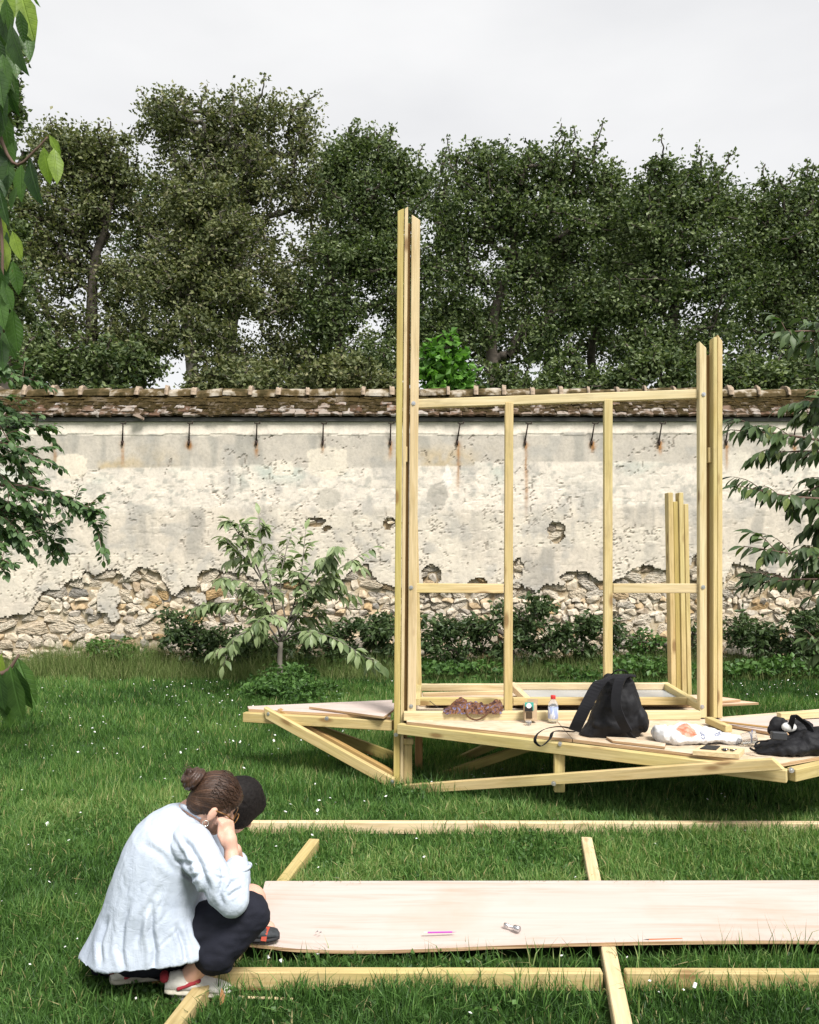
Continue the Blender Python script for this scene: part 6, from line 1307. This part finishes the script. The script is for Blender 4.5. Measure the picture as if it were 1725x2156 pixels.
tube_obj('collar_band', curve_pts([W(424, 1722, 3.235), W(400, 1706, 3.235), W(384, 1697, 3.29), W(392, 1694, 3.37)], 14), 0.010, MAT['shirt'], shirt, 8)
# trousers
tp_ = [caps(hipR + V3(-0.02, 0, -0.01), 0.105, hipL + V3(-0.02, 0, -0.01), 0.105), caps(hipR, 0.10, knR + V3(-0.01, 0, 0.01), 0.080), caps(hipL, 0.10, knL, 0.078), caps(knR + V3(-0.005, 0, 0), 0.078, W(458, 2008, 3.16), 0.070), caps(W(458, 2008, 3.16), 0.070, W(452, 2017, 3.17), 0.062), caps(W(440, 2010, 3.18), 0.045, W(428, 2022, 3.19), 0.036), caps(W(482, 2000, 3.15), 0.035, W(477, 2034, 3.16), 0.028),
       caps(knL, 0.078, W(330, 2030, 3.42), 0.065), caps(W(215, 2030, 3.36), 0.045, W(400, 2035, 3.30), 0.055), caps(W(235, 2020, 3.30), 0.06, W(330, 2030, 3.26), 0.05)]
tr_ = remesh('trousers', tp_, 0.0075, 4, MAT['navy'], wo)
displace(tr_, lambda v, n: 0.006 * nse(v, 15, 2) + 0.004 * nse(v * np.array([1, 1, 2.2]), 24, 5))
UP = V3(0, 0, 1)
hl = PZ(346, 2106, 0.018); make_shoe(wo, hl + V3(0, 0, 0.030), V3(0.80, 0.22, -0.14), V3(0.08, 0, 1).normalized(), (MAT['shoe_white'], MAT['shoe_sole'], MAT['shoe_red']))
tube_obj('sock', [anR + V3(-0.012, 0, -0.062), anR + V3(-0.004, 0, -0.02)], [0.040, 0.036], MAT['shoe_white'], wo, 12)
make_shoe(wo, PZ(226, 2096, 0.018) + V3(0, 0.03, 0.03), V3(0.75, 0.45, -0.10), V3(0.1, 0, 1).normalized(), (MAT['shoe_white'], MAT['shoe_sole'], MAT['shoe_red']))

# ---------------------------------------------------------------- second person hidden behind her, black hair
h2 = W(506, 1692, 3.66); f2_, r2_, u2_ = frame(V3(0.50, 0.62, -0.60), V3(0.4, 0, 1))
n2_ = W(455, 1735, 3.70); s2R, s2L = W(440, 1785, 3.58), W(455, 1765, 3.88); k2R, k2L = W(527, 1896, 3.50), W(500, 1890, 3.90); a2R = PZ(530, 1972, 0.095) + V3(0, 0, 0.07); p2 = W(395, 1965, 3.74); a2L = V3(-0.86, 3.86, 0.12)
b2p = [ellip(h2, (f2_ * 0.095, r2_ * 0.076, u2_ * 0.104)), ellip(h2 + f2_ * 0.035 - u2_ * 0.07, (f2_ * 0.055, r2_ * 0.052, u2_ * 0.055)), caps(h2 + f2_ * 0.09 - u2_ * 0.02, 0.011, h2 + f2_ * 0.112 - u2_ * 0.054, 0.014), ellip(h2 + r2_ * 0.066 - u2_ * 0.02, (f2_ * 0.018, r2_ * 0.010, u2_ * 0.030)), caps(n2_, 0.06, h2 - u2_ * 0.06, 0.052), caps(n2_, 0.07, W(430, 1850, 3.73), 0.13), caps(W(430, 1850, 3.73), 0.13, p2, 0.14), caps(s2R, 0.055, s2L, 0.055),
       caps(s2R, 0.05, W(470, 1890, 3.60), 0.042), caps(W(470, 1890, 3.60), 0.042, W(470, 1830, 3.66), 0.03), caps(s2L, 0.05, W(490, 1870, 3.95), 0.042), caps(W(490, 1870, 3.95), 0.042, W(480, 1830, 3.80), 0.03), caps(p2 + V3(0, -0.10, 0), 0.09, k2R, 0.066), caps(p2 + V3(0, 0.12, 0), 0.09, k2L, 0.060), caps(k2R, 0.062, W(530, 1935, 3.57), 0.056), caps(W(530, 1935, 3.57), 0.056, a2R, 0.036), caps(k2L, 0.06, a2L, 0.036), caps(a2R, 0.034, a2R + V3(0.07, 0.01, -0.04), 0.028), caps(a2L, 0.034, a2L + V3(0.07, 0.01, -0.04), 0.028)]
for base in (W(480, 1830, 3.80), W(470, 1830, 3.66)):
    b2p.append(caps(base, 0.028, base + V3(0.03, 0.0, 0.04), 0.026))
    for k in range(4): q_ = base + V3(0.036, -0.024 + 0.016 * k, 0.055); b2p += finger([q_, q_ + V3(0.012, 0, 0.028), q_ + V3(-0.004, 0, 0.048), q_ + V3(-0.022, 0, 0.05)], 0.0095, 0.008)
    b2p += finger([base + V3(0.01, -0.024, 0.012), base + V3(0.0, -0.040, 0.04), base + V3(-0.005, -0.036, 0.066)], 0.011, 0.009)
pe = remesh('person', b2p, 0.007, 3, MAT['skin']); tag(pe, 'person with short black hair crouching behind the woman in blue, one bare knee showing', 'person')
hr2 = remesh('hair', [ellip(h2 - f2_ * 0.012 + u2_ * 0.006, (f2_ * 0.108, r2_ * 0.092, u2_ * 0.112)), ellip(h2 - u2_ * 0.035 + f2_ * 0.01, (f2_ * 0.075, r2_ * 0.086, u2_ * 0.07)), ellip(h2 - f2_ * 0.045 - u2_ * 0.04, (f2_ * 0.06, r2_ * 0.074, u2_ * 0.07)), ellip(h2 + f2_ * 0.055 + u2_ * 0.03, (f2_ * 0.05, r2_ * 0.066, u2_ * 0.06))], 0.006, 2, MAT['hair_black'], pe); displace(hr2, lambda v, n: 0.002 * nse(v, 60) + 0.002 * nse(v, 120, 3))
remesh('t_shirt', [caps(n2_ + V3(-0.02, 0, -0.03), 0.085, W(430, 1850, 3.73), 0.145), caps(W(430, 1850, 3.73), 0.145, p2, 0.155), caps(s2R, 0.07, s2L, 0.07), caps(s2R, 0.066, W(455, 1840, 3.59), 0.058), caps(s2L, 0.066, W(474, 1820, 3.92), 0.058)], 0.009, 4, MAT['dark_tee'], pe)
remesh('shorts', [caps(p2 + V3(0, -0.10, 0), 0.115, W(470, 1930, 3.60), 0.082), caps(p2 + V3(0, 0.12, 0), 0.115, W(465, 1920, 3.86), 0.082), caps(p2 + V3(0, -0.1, 0), 0.12, p2 + V3(0, 0.12, 0), 0.12)], 0.010, 4, MAT['navy'], pe)
MAT['shoe_dark'] = simple('charcoal_mesh', (0.035, 0.040, 0.045), 0.7, nscale=60, namp=0.4); MAT['shoe_dsole'] = simple('dark_rubber', (0.02, 0.02, 0.022), 0.7); MAT['shoe_orange'] = simple('red_overlay', (0.42, 0.06, 0.03), 0.6)
for a_ in (PZ(478, 1983, 0.092) + V3(0, 0, 0.004), V3(-0.98, 3.84, 0.03)): make_shoe(pe, a_, V3(1.0, 0.10, 0), UP, (MAT['shoe_dark'], MAT['shoe_dsole'], MAT['shoe_orange']), 0.215)
toe = PZ(565, 1968, 0.115); ribbon('toe_overlay', [toe + V3(-0.012, -0.047, -0.006), toe + V3(-0.008, -0.03, 0.020), toe + V3(-0.004, 0.0, 0.030)], 0.022, 0.005, MAT['shoe_orange'], pe, (1, 0, 0), 8)
